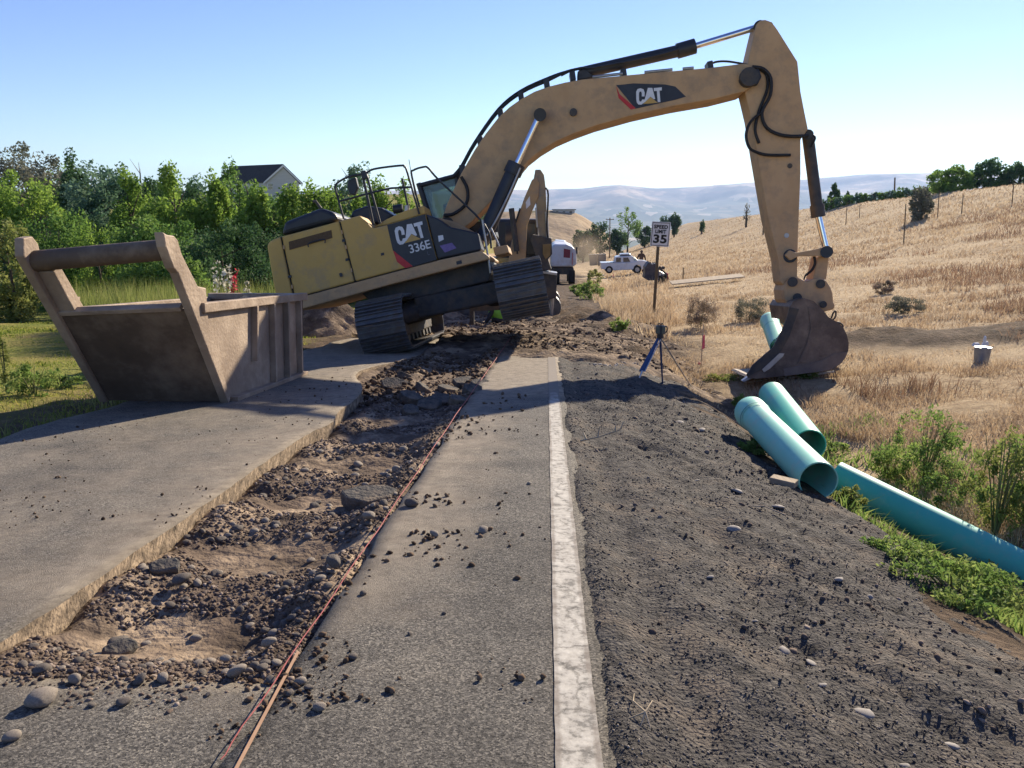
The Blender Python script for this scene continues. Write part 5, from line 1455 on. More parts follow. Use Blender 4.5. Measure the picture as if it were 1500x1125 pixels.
# pickup
def pk(pts): return [(860 + x * .06667, 360 + y * .06667) for x, y in pts]
Y4 = 80.0
bz = on_y(900, 399.5, Y4)
pick = thing('pickup_truck', (bz.x, Y4 + 0.9, bz.z), 'white crew cab pickup truck parked in the dry field', 'pickup')
pb_ = yprism('body', pk([(300, 372), (596, 366), (640, 372), (1020, 368), (1120, 322), (1250, 330), (1335, 348), (1345, 400), (1335, 470), (1290, 520), (1195, 520), (1180, 455), (1140, 425), (1080, 420), (1035, 455), (1015, 525), (570, 545), (550, 480), (510, 455), (455, 460), (420, 500), (412, 520), (310, 515)]), Y4, 1.85, M_WCAR, pick, 0.05)
yprism('cabin', pk([(598, 368), (628, 252), (660, 234), (980, 226), (1030, 245), (1125, 325), (1020, 370)]), Y4 + 0.12, 1.6, M_WCAR, pick, 0.06)
yprism('side_window', pk([(640, 268), (742, 262), (744, 356), (634, 358)]), Y4 + 0.10, 0.05, M_DGLASS, pick, 0)
yprism('side_window', pk([(792, 262), (900, 258), (952, 352), (796, 358)]), Y4 + 0.10, 0.05, M_DGLASS, pick, 0)
yprism('windscreen', pk([(985, 240), (1020, 246), (1105, 320), (1040, 335)]), Y4 + 0.10, 1.64, glass_mat('pale_windscreen', (0.45, 0.62, 0.66), 0.8), pick, 0)
yprism('roof_box', pk([(720, 190), (760, 172), (930, 165), (965, 190), (955, 200), (735, 208)]), Y4 + 0.4, 1.0, M_WCAR, pick, 0.05)
yprism('roof_rack', pk([(735, 208), (960, 198), (975, 214), (735, 224)]), Y4 + 0.3, 1.2, M_DKG, pick, 0.01)
yprism('bed_rail', pk([(430, 372), (596, 362), (596, 376), (430, 380)]), Y4 - 0.02, 0.1, M_DKG, pick, 0)
yprism('headlight', pk([(1262, 375), (1290, 370), (1315, 410), (1300, 415)]), Y4 - 0.02, 0.3, M_DGLASS, pick, 0)
yprism('bumper', pk([(1285, 450), (1345, 440), (1340, 490), (1295, 515)]), Y4 - 0.03, 1.9, M_STEEL, pick, 0.03)
for cx, cy, r in ((485, 528, 0.37), (1102, 525, 0.40)):
    for dy in (0.0, 1.55):
        q = on_y(*pk([(cx, cy)])[0], Y4) + Vector((0, dy, 0))
        wl_ = MB().tube([q, q + Vector((0, 0.28, 0))], r, 20).build('wheel', M_TYRE, pick)
        MB().tube([q - Vector((0, 0.01, 0)), q + Vector((0, 0.05, 0))], r * 0.55, 16).build('rim', M_STEEL, wl_)

M_PANEL = mat('grey_panel', [(0.12, 0.115, 0.11), (0.17, 0.16, 0.15)], 1.5, 5, 0.7)
for pts, lab in ((pk([(50, 210), (220, 205), (222, 430), (70, 440)]), 'dark grey upright steel box at the left of a pair behind the pickup'),
                 (pk([(238, 200), (415, 195), (418, 440), (240, 440)]), 'dark grey upright steel box partly behind the pickup bed')):
    b = on_y(pts[3][0], pts[3][1], 88.0); b.z = min(b.z, gzf(b.x, 88.0) + 0.02)
    t = thing('storage_box', b, lab, 'steel box')
    bb = yprism('shell', pts, 88.0, 1.2, M_PANEL, t, 0.02)
    yprism('lid', [(pts[0][0] - 0.4, pts[0][1] - 0.6), (pts[1][0] + 0.4, pts[1][1] - 0.6), (pts[1][0] + 0.4, pts[1][1] + 0.4), (pts[0][0] - 0.4, pts[0][1] + 0.4)], 87.95, 1.3, M_DKG, t, 0.01)
    MB().box(b + Vector((0.7, 0.6, (gzf(b.x, 88.6) - b.z) * 0.5)), (1.2, 0.9, abs(gzf(b.x, 88.6) - b.z) + 0.1)).build('skid', M_DKG, t)

# compact loader by the sign
def kz(pts): return [(920 + x * .05333, 370 + y * .05333) for x, y in pts]
bl = on_ground(960, 415); Y5 = bl.y
ld = thing('compact_loader', bl, 'compact white loader with a dark toothed bucket behind the sign post', 'loader')
bk_ = yprism('bucket', kz([(470, 400), (545, 300), (590, 250), (640, 330), (780, 300), (850, 420), (850, 760), (560, 770), (440, 700), (470, 560)]), Y5 - 0.6, 1.3, mat('dark_loader_steel', [(0.045, 0.04, 0.045), (0.10, 0.085, 0.085)], 4, 5, 0.6), ld, 0.03)
for x in (600, 665, 720):
    yprism('tooth', kz([(x, 250), (x + 20, 255), (x + 75, 370), (x + 45, 375)]), Y5 - 0.5 + (x - 600) * 0.004, 0.1, M_BLK, bk_, 0)
yprism('loader_body', kz([(850, 490), (900, 520), (1000, 580), (1040, 640), (1030, 780), (1000, 830), (850, 850)]), Y5 - 0.3, 1.1, M_WCAR, ld, 0.04)
yprism('body_vent', kz([(905, 590), (950, 620), (985, 680), (965, 730), (930, 660)]), Y5 - 0.33, 0.1, M_BLK, ld, 0)
yprism('lift_arm', kz([(850, 370), (900, 380), (960, 480), (1060, 560), (1090, 640), (1080, 760), (1050, 760), (1050, 640), (960, 540), (860, 470)]), Y5 - 0.5, 0.2, M_DKG, ld, 0.01)
yprism('red_panel', kz([(1062, 580), (1100, 570), (1098, 720), (1070, 740)]), Y5 - 0.4, 0.8, M_RED, ld, 0.01)
q = on_y(*kz([(975, 420)])[0], Y5 - 0.45); MB().tube([q, q + Vector((0, 0.3, 0))], 0.11, 14).build('arm_pivot', M_DKG, ld)
for x in (890, 1010):
    q = on_y(*kz([(x, 830)])[0], Y5 - 0.35); q.z = gzf(q.x, q.y) + 0.28; MB().tube([q, q + Vector((0, 0.3, 0))], 0.28, 18).build('wheel', M_TYRE, ld)

# steel shield and pale van body seen under the machine
Y6 = 21.5
sh = thing('trench_shield', on_y(691, 492, Y6), 'dark steel trench shield frame standing beyond the raised track', 'trench shield')
yprism('post', [(687, 445), (694, 443), (694.5, 488), (689, 490)], Y6, 0.15, M_DKG, sh, 0.01)
yprism('beam', [(692, 445), (740, 438), (740, 454), (693, 456)], Y6 + 0.01, 0.12, M_DKG, sh, 0.01)
yprism('post', [(740, 438), (747, 437), (747, 488), (741, 489)], Y6, 0.15, M_DKG, sh, 0.01)
yprism('sill', [(692, 486), (742, 485), (742, 489), (692, 490)], Y6 + 0.01, 0.12, M_DKG, sh, 0.01)
Y7 = 27.5
pv = thing('white_trailer', (on_y(715, 470, Y7).x, Y7 + 1, float(BASE(Y7 + 1))), 'white box trailer seen under the excavator past the trench shield', 'trailer')
bv_ = yprism('box', [(688, 432), (750, 428), (750, 478), (688, 480)], Y7, 2.4, M_WCAR, pv, 0.03)
yprism('window', [(714, 437), (721, 436.5), (721, 443), (714, 443.5)], Y7 - 0.02, 0.05, M_DGLASS, bv_, 0)
for px in (698, 740):
    q = on_y(px, 478, Y7); q.z = float(BASE(Y7)) + 0.32; MB().tube([q + Vector((0, 0.1, 0)), q + Vector((0, 0.32, 0))], 0.32, 18).build('wheel', M_TYRE, pv)

# ================================================================== PEOPLE
def skin_body(name, joints, edges, m_, parent):
    """one continuous body grown over a skeleton; joints: name -> (point, radius)"""
    names = list(joints)
    o0 = origin_of(parent)
    me = bpy.data.meshes.new(name)
    me.from_pydata([tuple(Vector(joints[k][0]) - o0) for k in names], [(names.index(a), names.index(b)) for a, b in edges], [])
    o = link(name, me, None, parent)
    sk = o.modifiers.new('skin', 'SKIN')
    for i, k in enumerate(names):
        r = joints[k][1]
        me.skin_vertices[0].data[i].radius = (r, r)
        me.skin_vertices[0].data[i].use_root = (i == 0)
    sub = o.modifiers.new('sub', 'SUBSURF'); sub.levels = 2; sub.render_levels = 2
    me.materials.append(m_)
    return o
M_BROWNC = mat('brown_work_clothes', [(0.055, 0.03, 0.022), (0.095, 0.055, 0.04)], 6, 4, 0.9)
M_SKIN = mat('skin', [(0.32, 0.19, 0.13), (0.38, 0.23, 0.16)], 6, 3, 0.6)
b = on_y(939, 391.5, 83.0); b.z = gzf(b.x, 83.0)
top = on_y(939, 366.5, 83.0)
k = (top.z - b.z) / 1.76
per1 = thing('person', b, 'person in brown work clothes standing behind the pickup bonnet', 'person')
def J(x, y, z): return b + Vector((x * k, y * k, z * k))
Jt = {'pelvis': (J(0, 0, .95), .15 * k), 'chest': (J(0, 0, 1.3), .19 * k), 'neck': (J(0, 0, 1.5), .075 * k), 'head': (J(0, -.02, 1.6), .1 * k), 'crown': (J(0, -.01, 1.72), .09 * k),
      'shL': (J(-.19, 0, 1.42), .085 * k), 'elL': (J(-.30, 0, 1.14), .06 * k), 'haL': (J(-.34, -.06, .86), .045 * k), 'fiL': (J(-.34, -.08, .76), .035 * k),
      'shR': (J(.19, 0, 1.42), .085 * k), 'elR': (J(.30, 0, 1.14), .06 * k), 'haR': (J(.34, -.06, .86), .045 * k), 'fiR': (J(.34, -.08, .76), .035 * k),
      'hiL': (J(-.1, 0, .86), .11 * k), 'knL': (J(-.12, -.02, .48), .075 * k), 'anL': (J(-.13, 0, .09), .055 * k), 'toL': (J(-.14, -.16, .05), .045 * k),
      'hiR': (J(.1, 0, .86), .11 * k), 'knR': (J(.12, -.02, .48), .075 * k), 'anR': (J(.13, 0, .09), .055 * k), 'toR': (J(.14, -.16, .05), .045 * k)}
JE = [('pelvis', 'chest'), ('chest', 'neck'), ('neck', 'head'), ('head', 'crown'), ('chest', 'shL'), ('shL', 'elL'), ('elL', 'haL'), ('haL', 'fiL'), ('chest', 'shR'), ('shR', 'elR'), ('elR', 'haR'), ('haR', 'fiR'),
      ('pelvis', 'hiL'), ('hiL', 'knL'), ('knL', 'anL'), ('anL', 'toL'), ('pelvis', 'hiR'), ('hiR', 'knR'), ('knR', 'anR'), ('anR', 'toR')]
skin_body('body', Jt, JE, M_BROWNC, per1)
MB().tube([J(0, -.01, 1.64), J(0, -.01, 1.70), J(0, 0, 1.755)], [.115 * k, .11 * k, .05 * k], 14).build('cap', M_BROWNC, per1)
# crouching worker in a green vest beyond the trench shield
b = on_y(722, 486, 22.6)
per2 = thing('person', b, 'crouching worker in a green safety vest and white hard hat under the raised track', 'person')
k = 1.0
def J(x, y, z): return b + Vector((x, y, z))
Jt = {'pelvis': (J(.28, .05, .34), .15), 'chest': (J(.03, 0, .62), .17), 'neck': (J(-.12, -.02, .74), .07), 'head': (J(-.2, -.04, .78), .09), 'crown': (J(-.26, -.04, .84), .085),
      'shL': (J(.0, -.18, .64), .08), 'elL': (J(-.12, -.24, .40), .055), 'haL': (J(-.26, -.2, .2), .045), 'fiL': (J(-.3, -.2, .13), .035),
      'shR': (J(.0, .18, .64), .08), 'elR': (J(-.1, .24, .40), .055), 'haR': (J(-.24, .2, .2), .045), 'fiR': (J(-.28, .2, .13), .035),
      'hiL': (J(.26, -.1, .32), .11), 'knL': (J(.0, -.14, .40), .08), 'anL': (J(.12, -.14, .07), .055), 'toL': (J(-.02, -.14, .05), .045),
      'hiR': (J(.26, .12, .32), .11), 'knR': (J(.0, .16, .40), .08), 'anR': (J(.12, .16, .07), .055), 'toR': (J(-.02, .16, .05), .045)}
skin_body('body', Jt, JE, mat('dark_work_trousers', [(0.02, 0.022, 0.03), (0.04, 0.042, 0.05)], 6), per2)
M_VEST = mat('green_safety_vest', [(0.16, 0.42, 0.05), (0.22, 0.52, 0.08)], 8, 3, 0.7)
MB().tube([J(.27, .04, .42), J(.16, .02, .52), J(.04, 0, .64), J(-.05, 0, .70)], [.19, .22, .22, .14], 18).build('safety_vest', M_VEST, per2)
MB().tube([J(-.19, -.04, .80), J(-.22, -.04, .84), J(-.27, -.04, .90), J(-.295, -.04, .925)], [.145, .135, .10, .04], 18).build('hard_hat', mat('hard_hat_white', [(0.6, 0.6, 0.57), (0.7, 0.7, 0.66)], 5), per2)

# ================================================================== HOUSE
Y8 = 112.0
M_SIDING = mat('pale_siding', [(0.42, 0.42, 0.40), (0.52, 0.51, 0.48)], 1.5, 4, 0.8, stretch=(0.2, 0.2, 6))
M_ROOF = mat('dark_shingles', [(0.03, 0.031, 0.036), (0.055, 0.055, 0.06)], 3, 5, 0.9, 0.5, 6)
g0 = on_y(386, 266, Y8); gp = on_y(412, 243, Y8); g1 = on_y(438, 268, Y8)
zb = gzf(g0.x, Y8) - 0.2
hs = thing('house', (0.5 * (g0.x + g1.x), Y8 + 3, zb), 'two storey pale house with dark gable roof rising behind the trees', 'house')
DV = Vector((-8.6, 5.0, 0))                    # the roof runs back to the left
wall = MB().prism([Vector((g0.x, Y8, zb)), Vector((g1.x, Y8, zb)), Vector((g1.x, Y8, g1.z)), Vector((gp.x, Y8, gp.z)), Vector((g0.x, Y8, g0.z))], DV).build('wall', M_SIDING, hs)
ov = 0.35
for a_, s in ((g0, -1), (g1, 1)):
    e = a_ - gp; e.normalize(); ee = a_ + e * ov
    st_ = -DV.normalized() * 0.4
    MB().prism([gp + st_ + Vector((0, 0, 0.04)), ee + st_ + Vector((0, 0, 0.04)), ee + st_ + Vector((0, 0, 0.22)), gp + st_ + Vector((0, 0, 0.25))], DV + DV.normalized() * 0.8).build('roof', M_ROOF, hs)
    MB().prism([gp + st_ + Vector((0, -0.05, -0.12)), ee + st_ + Vector((0, -0.05, -0.12)), ee + st_ + Vector((0, -0.05, 0.12)), gp + st_ + Vector((0, -0.05, 0.16))], (0, 0.06, 0)).build('barge_board', M_SIGN, hs)
for (x, y) in ((396, 273), (421, 273), (396, 300), (421, 300)):
    w = yprism('window', [(x - 4, y - 5), (x + 4, y - 5), (x + 4, y + 5), (x - 4, y + 5)], Y8 - 0.06, 0.1, M_SIGN, hs, 0)
    yprism('pane', [(x - 3.3, y - 4.3), (x + 3.3, y - 4.3), (x + 3.3, y - 0.3), (x - 3.3, y - 0.3)], Y8 - 0.09, 0.1, M_DGLASS, w, 0)
    yprism('pane', [(x - 3.3, y + 0.3), (x + 3.3, y + 0.3), (x + 3.3, y + 4.3), (x - 3.3, y + 4.3)], Y8 - 0.09, 0.1, M_DGLASS, w, 0)
# flat-roofed building on the bluff
bb = on_y(826, 309, 356.0)
fb = thing('bluff_building', bb, 'long low dark-roofed building on top of the dry bluff', 'building')
MB().box(bb + Vector((0, 2, -1.0)), (9.5, 6, 2.6)).build('wall', M_SIDING, fb)
MB().box(bb + Vector((0, 2, 0.55)), (10.6, 7.2, 0.4)).build('roof', M_ROOF, fb)
for dx in (-3, 0, 3): MB().box(bb + Vector((dx, -1.02, -0.6)), (1.2, 0.06, 1.0)).build('window', M_DGLASS, fb)

# ================================================================== TREES AND PLANTS
M_BARK = mat('bark', [(0.06, 0.045, 0.032), (0.13, 0.10, 0.075)], 6, 6, 0.95, 0.6, 20)
L_YG = leaf_mat('yellow_green_leaves', [(0.104, 0.180, 0.031), (0.197, 0.309, 0.055), (0.313, 0.427, 0.086)], 0.5)
L_MG = leaf_mat('mid_green_leaves', [(0.073, 0.155, 0.035), (0.146, 0.252, 0.057), (0.244, 0.358, 0.081)], 0.45)
L_BG = leaf_mat('blue_green_leaves', [(0.060, 0.128, 0.075), (0.128, 0.217, 0.128), (0.225, 0.315, 0.195)], 0.4)
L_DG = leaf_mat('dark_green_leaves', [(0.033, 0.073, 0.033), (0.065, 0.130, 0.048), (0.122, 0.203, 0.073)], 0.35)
L_GR = leaf_mat('grey_olive_leaves', [(0.11, 0.12, 0.08), (0.18, 0.185, 0.13), (0.25, 0.245, 0.185)], 0.25)
L_WEED = leaf_mat('weed_leaves', [(0.092, 0.172, 0.040), (0.184, 0.276, 0.069), (0.333, 0.380, 0.115)], 0.5)
L_WEED2 = leaf_mat('yellow_weed_leaves', [(0.12, 0.16, 0.04), (0.22, 0.25, 0.07), (0.34, 0.33, 0.11)], 0.45)
L_SAGE = leaf_mat('dry_bush_leaves', [(0.15, 0.12, 0.085), (0.24, 0.19, 0.14), (0.32, 0.24, 0.18)], 0.3)
L_DRY = leaf_mat('dry_grass_blades', [(0.26, 0.18, 0.11), (0.45, 0.33, 0.205), (0.59, 0.465, 0.305), (0.67, 0.565, 0.395)], 0.35)
L_GRASS = leaf_mat('green_grass_blades', [(0.12, 0.17, 0.035), (0.23, 0.26, 0.07), (0.40, 0.37, 0.15)], 0.45)
L_LAWN = leaf_mat('lawn_blades', [(0.12, 0.18, 0.03), (0.24, 0.27, 0.05), (0.42, 0.34, 0.11)], 0.5)

def crown_points(n, c, rx, ry, rz, clumps, shape, crad):
    """leaf centres in uneven clumps through a crown's volume; shape 0 round, 1 pointed, 2 column"""
    K = clumps
    u = RNG.normal(0, 1, (K, 3)); u /= np.linalg.norm(u, axis=1)[:, None]
    r = RNG.uniform(0.25, 1.0, K) ** 0.5
    P = u * r[:, None]
    h = (P[:, 2] + 1) / 2
    if shape == 1: f = np.clip(1.15 * (1 - h) ** 0.7 + 0.05, 0, 1.05)
    elif shape == 2: f = np.clip(np.minimum(0.75 + h, 1.6 * (1 - h) ** 0.55 + 0.1), 0, 1)
    else: f = np.ones(K)
    P[:, 0] *= f; P[:, 1] *= f
    P *= RNG.uniform(0.85, 1.12, (K, 1))
    w = RNG.integers(0, K, n)
    q = RNG.normal(0, 1, (n, 3)); q /= np.linalg.norm(q, axis=1)[:, None]
    q *= (RNG.uniform(0, 1, n) ** 0.45)[:, None]
    s = RNG.uniform(0.6, 1.25, K)[w]
    P2 = P[w] + q * (crad * s)[:, None]
    tone = np.clip(RNG.uniform(0, 1, K)[w] * 0.6 + RNG.uniform(0, 1, n) * 0.4, 0, 1)
    return np.array(c) + P2 * np.array([rx, ry, rz]), tone

def tree(name, label, base, h, rx, m, n=5200, leaf=0.2, shape=0, clumps=46, trunk=0.14, crad=0.30, ry=None, low=0.12, group=None, cat='tree', up=0.0, crown='crown'):
    base = Vector(base); ry = ry or rx
    t = thing(name, base, label, cat, group)
    top = base + Vector((0, 0, h))
    mb = MB()
    lean = Vector((random.uniform(-.04, .04) * h, random.uniform(-.04, .04) * h, 0))
    mb.tube([base - Vector((0, 0, 0.2)), base + lean * 0.3 + Vector((0, 0, h * 0.35)), base + lean + Vector((0, 0, h * 0.85))], [trunk, trunk * 0.75, trunk * 0.15], 8)
    for k in range(7):
        f = 0.2 + 0.09 * k
        a = k * 2.4 + random.uniform(0, 1)
        s = base + lean * f + Vector((0, 0, h * f))
        e = s + Vector((math.cos(a) * rx * 0.7, math.sin(a) * ry * 0.7, h * random.uniform(0.08, 0.25)))
        mb.tube([s, s.lerp(e, 0.5) + Vector((0, 0, h * 0.02)), e], [trunk * 0.4, trunk * 0.25, trunk * 0.06], 5)
    mb.build('trunk', M_BARK, t)
    zc = h * (0.5 + low * 0.5); rz = h * (0.5 - low * 0.5)
    P, tone = crown_points(n, base + Vector((0, 0, zc)), rx, ry, rz, clumps, shape, crad)
    V, F, W = leaves(P, leaf, up=up, var=tone)
    link(crown, np_mesh(crown, V - np.array(base), F, False, W), m, t)
    return t

def tree_px(name, label, cx, ytop, wpx, Y, m, **kw):
    p = on_y(cx, ytop, Y); z = gzf(p.x, Y)
    h = p.z - z
    rx = 0.66 * wpx * Y / FPX
    kw['n'] = int(kw.get('n', 5000) * 1.5)
    return tree(name, label, (p.x, Y, z), h, rx, m, **kw)

# the belt of trees behind the lawn, each of its own size and green
tree_px('tall_tree', 'tall thin-leaved grey-green tree rising above the belt at its open end', 38, 222, 120, 54, L_GR, n=9500, leaf=0.22, clumps=110, crad=0.2)
tree_px('dark_conifer', 'narrow dark evergreen top between the grey-green tree and the bluish tree', 103, 228, 60, 49, L_DG, n=5000, leaf=0.2, shape=1)
tree_px('leafy_tree', 'broad bluish green tree standing behind the bedding box', 148, 240, 100, 45, L_BG, n=9000, leaf=0.2, clumps=70, crad=0.24)
tree_px('leafy_tree', 'yellow-green bushy tree in front of the tall grey-green tree', 28, 258, 120, 40, L_YG, n=8000, leaf=0.19, clumps=60, crad=0.25, low=0.0)
tree_px('leafy_tree', 'yellow-green slender tree next to the broad bluish tree', 190, 258, 62, 41, L_YG, n=5200, leaf=0.18, shape=2, low=0.02)
tree_px('columnar_tree', 'bright upright tree left of a dark gap before the house', 247, 250, 64, 38, L_YG, n=6000, leaf=0.18, shape=2, low=0.02, up=0.3)
tree_px('columnar_tree', 'bright upright tree below the left end of the house roof', 312, 256, 50, 38, L_YG, n=6000, leaf=0.18, shape=2, low=0.02, up=0.3)
tree_px('columnar_tree', 'bright upright tree covering the middle of the house roof', 364, 257, 46, 38, L_YG, n=6000, leaf=0.18, shape=2, low=0.02, up=0.3)
tree_px('columnar_tree', 'bright upright tree under the gable window of the house', 424, 276, 50, 39, L_YG, n=5600, leaf=0.18, shape=2, low=0.02, up=0.3)
tree_px('columnar_tree', 'bright upright tree just right of the house gable', 466, 258, 56, 39, L_YG, n=5600, leaf=0.18, shape=2, low=0.02, up=0.3)
tree_px('leafy_tree', 'dark round tree showing through the excavator handrails', 516, 238, 62, 52, L_BG, n=5200, leaf=0.2, crad=0.28)
tree_px('columnar_tree', 'bright green tree behind the excavator engine hood', 548, 262, 66, 40, L_YG, n=5000, leaf=0.18, shape=2, low=0.02)
tree_px('columnar_tree', 'green tree behind the excavator cab and rails', 592, 272, 62, 41, L_YG, n=4600, leaf=0.18, shape=2, low=0.02)
tree_px('dark_conifer', 'dark evergreen in the gap left of the house', 278, 262, 56, 45, L_DG, n=4500, leaf=0.18, shape=2, low=0.0)
tree_px('dark_conifer', 'dark evergreen in the gap behind the archway shrub', 216, 272, 50, 44, L_DG, n=4500, leaf=0.18, shape=2, low=0.0)
tree_px('leafy_tree', 'small tree poking up left of the house roof', 335, 238, 30, 70, L_MG, n=1800, leaf=0.26)
b = on_y(212, 300, 46); bz_ = gzf(b.x, 46)
bt = thing('bare_tree', (b.x, 46, bz_), 'leafless grey tree with thin twigs above the belt', 'tree')
mb = MB()
o_ = Vector((b.x, 46, bz_)); tp0 = on_y(203, 238, 46)
mb.tube([o_, o_.lerp(tp0, 0.6), tp0], [0.1, 0.06, 0.012], 6)
for k in range(9):
    s = o_.lerp(tp0, 0.6 + 0.04 * k); mb.tube([s, s + Vector((random.uniform(-.6, .8), random.uniform(-.4, .4), random.uniform(.3, .9)))], [0.025, 0.006], 5)
mb.build('trunk', mat('grey_bark', [(0.2, 0.18, 0.16), (0.28, 0.26, 0.23)], 6), bt)
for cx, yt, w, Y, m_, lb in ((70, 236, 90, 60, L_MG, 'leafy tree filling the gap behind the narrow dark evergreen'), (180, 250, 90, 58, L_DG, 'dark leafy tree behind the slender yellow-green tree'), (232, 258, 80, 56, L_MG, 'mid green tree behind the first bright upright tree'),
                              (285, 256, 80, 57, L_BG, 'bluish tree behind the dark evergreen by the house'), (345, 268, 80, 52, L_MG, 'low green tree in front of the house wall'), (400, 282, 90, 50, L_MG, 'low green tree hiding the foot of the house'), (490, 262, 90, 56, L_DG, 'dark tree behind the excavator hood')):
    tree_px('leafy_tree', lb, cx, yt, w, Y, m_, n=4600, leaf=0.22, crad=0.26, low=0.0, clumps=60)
# shrubs before them
def shrub(label, cx, ytop, wpx, Y, m, n=5000, leaf=0.13, **kw):
    return tree_px('shrub', label, cx, ytop, wpx, Y, m, n=n, leaf=leaf, trunk=0.06, crad=0.26, low=-0.12, cat='shrub', clumps=60, **kw)
shrub('dark clipped archway shrub left of the round dark shrub', 222, 316, 118, 30, L_MG, 8000)
shrub('round dense dark green shrub behind the red hollyhocks', 322, 330, 120, 28.5, L_DG, 9000, 0.12)
shrub('yellowish shrub between the archway shrub and leafy bank', 140, 331, 70, 31, L_YG, 4200)
shrub('leafy mid green shrub behind the left arm of the bedding box', 78, 318, 100, 32, L_MG, 6500, 0.15)
shrub('yellow-leaved shrub behind the far arm of the bedding box', 8, 326, 60, 25, L_WEED2, 3800)
shrub('dark shrub beside the excavator counterweight', 388, 330, 70, 33, L_DG, 4200)
shrub('small dark shrub low in front of the archway shrub', 262, 372, 60, 25, L_MG, 3000)
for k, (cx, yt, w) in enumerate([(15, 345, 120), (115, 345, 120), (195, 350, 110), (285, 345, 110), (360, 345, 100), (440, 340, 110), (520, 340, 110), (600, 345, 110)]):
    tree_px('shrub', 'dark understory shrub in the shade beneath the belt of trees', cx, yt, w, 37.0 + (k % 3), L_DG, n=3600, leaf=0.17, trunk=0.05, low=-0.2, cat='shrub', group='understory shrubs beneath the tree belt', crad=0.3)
# trees over the valley edge and on the field's crest
def far_tree(label, cx, ytop, ybase, wpx, Y, m, **kw):
    p = on_y(cx, ytop, Y); q = on_y(cx, ybase, Y)
    z = min(q.z, p.z - 1.5); g = gzf(p.x, Y)
    z = min(z, g) if g < z else z
    kw.setdefault('n', 2600)
    return tree('distant_tree', label, (p.x, Y, z), p.z - z, 0.5 * wpx * Y / FPX, m, trunk=0.25, group=kw.pop('group', None), cat='tree', **kw)
far_tree('pale green spreading tree standing alone beyond the field edge', 921, 306, 345, 40, 215, L_MG, leaf=0.5, clumps=30, crad=0.25, n=1800)
far_tree('dark round tree left of the utility pole', 880, 327, 352, 36, 210, L_DG, leaf=0.5)
far_tree('dark tree among the low trees beside the drifting dust', 855, 334, 356, 30, 205, L_DG, leaf=0.5)
far_tree('low dark tree between the utility pole and pale tree', 905, 336, 350, 28, 212, L_DG, leaf=0.5)
far_tree('low dark tree right of the pale spreading tree', 945, 332, 346, 30, 225, L_DG, leaf=0.5)
far_tree('dark tree right of the speed sign on the field edge', 989, 312, 333, 18, 240, L_DG, leaf=0.5)
far_tree('bluish dark tree directly behind the speed sign', 974, 317, 333, 18, 240, L_BG, leaf=0.5)
far_tree('pointed evergreen on the skyline right of the excavator stick', 1223, 269, 292, 18, 150, L_DG, shape=1, leaf=0.35)
far_tree('small evergreen beside the pointed one on the skyline', 1242, 281, 292, 12, 150, L_DG, shape=1, leaf=0.3, n=900)
far_tree('bushy tree at the left of the skyline clump above the field', 1397, 243, 282, 56, 112, L_MG, leaf=0.4, n=4200, low=-0.1)
far_tree('dark broad tree in the middle of the skyline clump', 1455, 235, 275, 56, 112, L_DG, leaf=0.4, n=4200, low=-0.1)
far_tree('dark tree at the end of the skyline clump', 1497, 240, 272, 50, 110, L_DG, leaf=0.4, n=3600, low=-0.1)
far_tree('low grey-green bush before the skyline clump', 1353, 273, 296, 32, 85, L_GR, leaf=0.3, n=2200, low=-0.2)
far_tree('small dark bush alone on the field skyline', 1029, 321, 327, 9, 200, L_DG, leaf=0.4, n=500)
far_tree('thin dry sapling on the skyline by the excavator stick', 1095, 298, 322, 9, 170, L_GR, leaf=0.3, n=260)
for k in range(14):
    t = k / 13.0
    cx = 1206 + 165 * t; cy = 291 - 21 * t
    far_tree('low orchard tree in the row along the field crest', cx, cy, cy + 11, 17, 145 - 15 * t, L_MG if k % 2 else L_BG, leaf=0.35, n=800, low=-0.3, group='orchard row along the field crest')
# utility poles and fence posts
def pole(px, ytop, ybot, Y, r, label, cross=False, group=None, name='utility_pole'):
    a = on_y(px, ytop, Y); b_ = on_y(px, ybot, Y); b_.z = min(b_.z, gzf(b_.x, Y))
    t = thing(name, b_, label, 'pole' if name == 'utility_pole' else 'fence post', group)
    MB().tube([b_, a], [r, r * 0.8], 8).build('shaft', M_POST, t)
    if cross:
        MB().box(a + Vector((0, 0, -0.4)), (1.9, 0.15, 0.14)).build('crossarm', M_POST, t)
        for dx in (-0.8, 0.8): MB().tube([a + Vector((dx, 0, -0.33)), a + Vector((dx, 0, -0.12))], 0.06, 8).build('insulator', M_STEEL, t)
    return t
pole(893.5, 319, 358, 190, 0.14, 'utility pole with a crossarm left of the pale spreading tree', True)
pole(1311, 260, 282, 140, 0.16, 'utility pole rising over the orchard row', False)
pole(1119.5, 292, 320, 130, 0.13, 'utility pole just left of the excavator stick', False)
for (px, yt, yb, Y) in ((1327, 299, 327, 62), (1376, 279, 296, 82), (1485, 267, 281, 76), (1241, 296, 308, 105), (1260, 296, 306, 110), (1411, 285, 292, 80), (1001, 392, 400, 60)):
    pole(px, yt, yb, Y, 0.05, 'weathered wooden fence post standing in the dry field', False, 'fence posts across the dry field', 'fence_post')

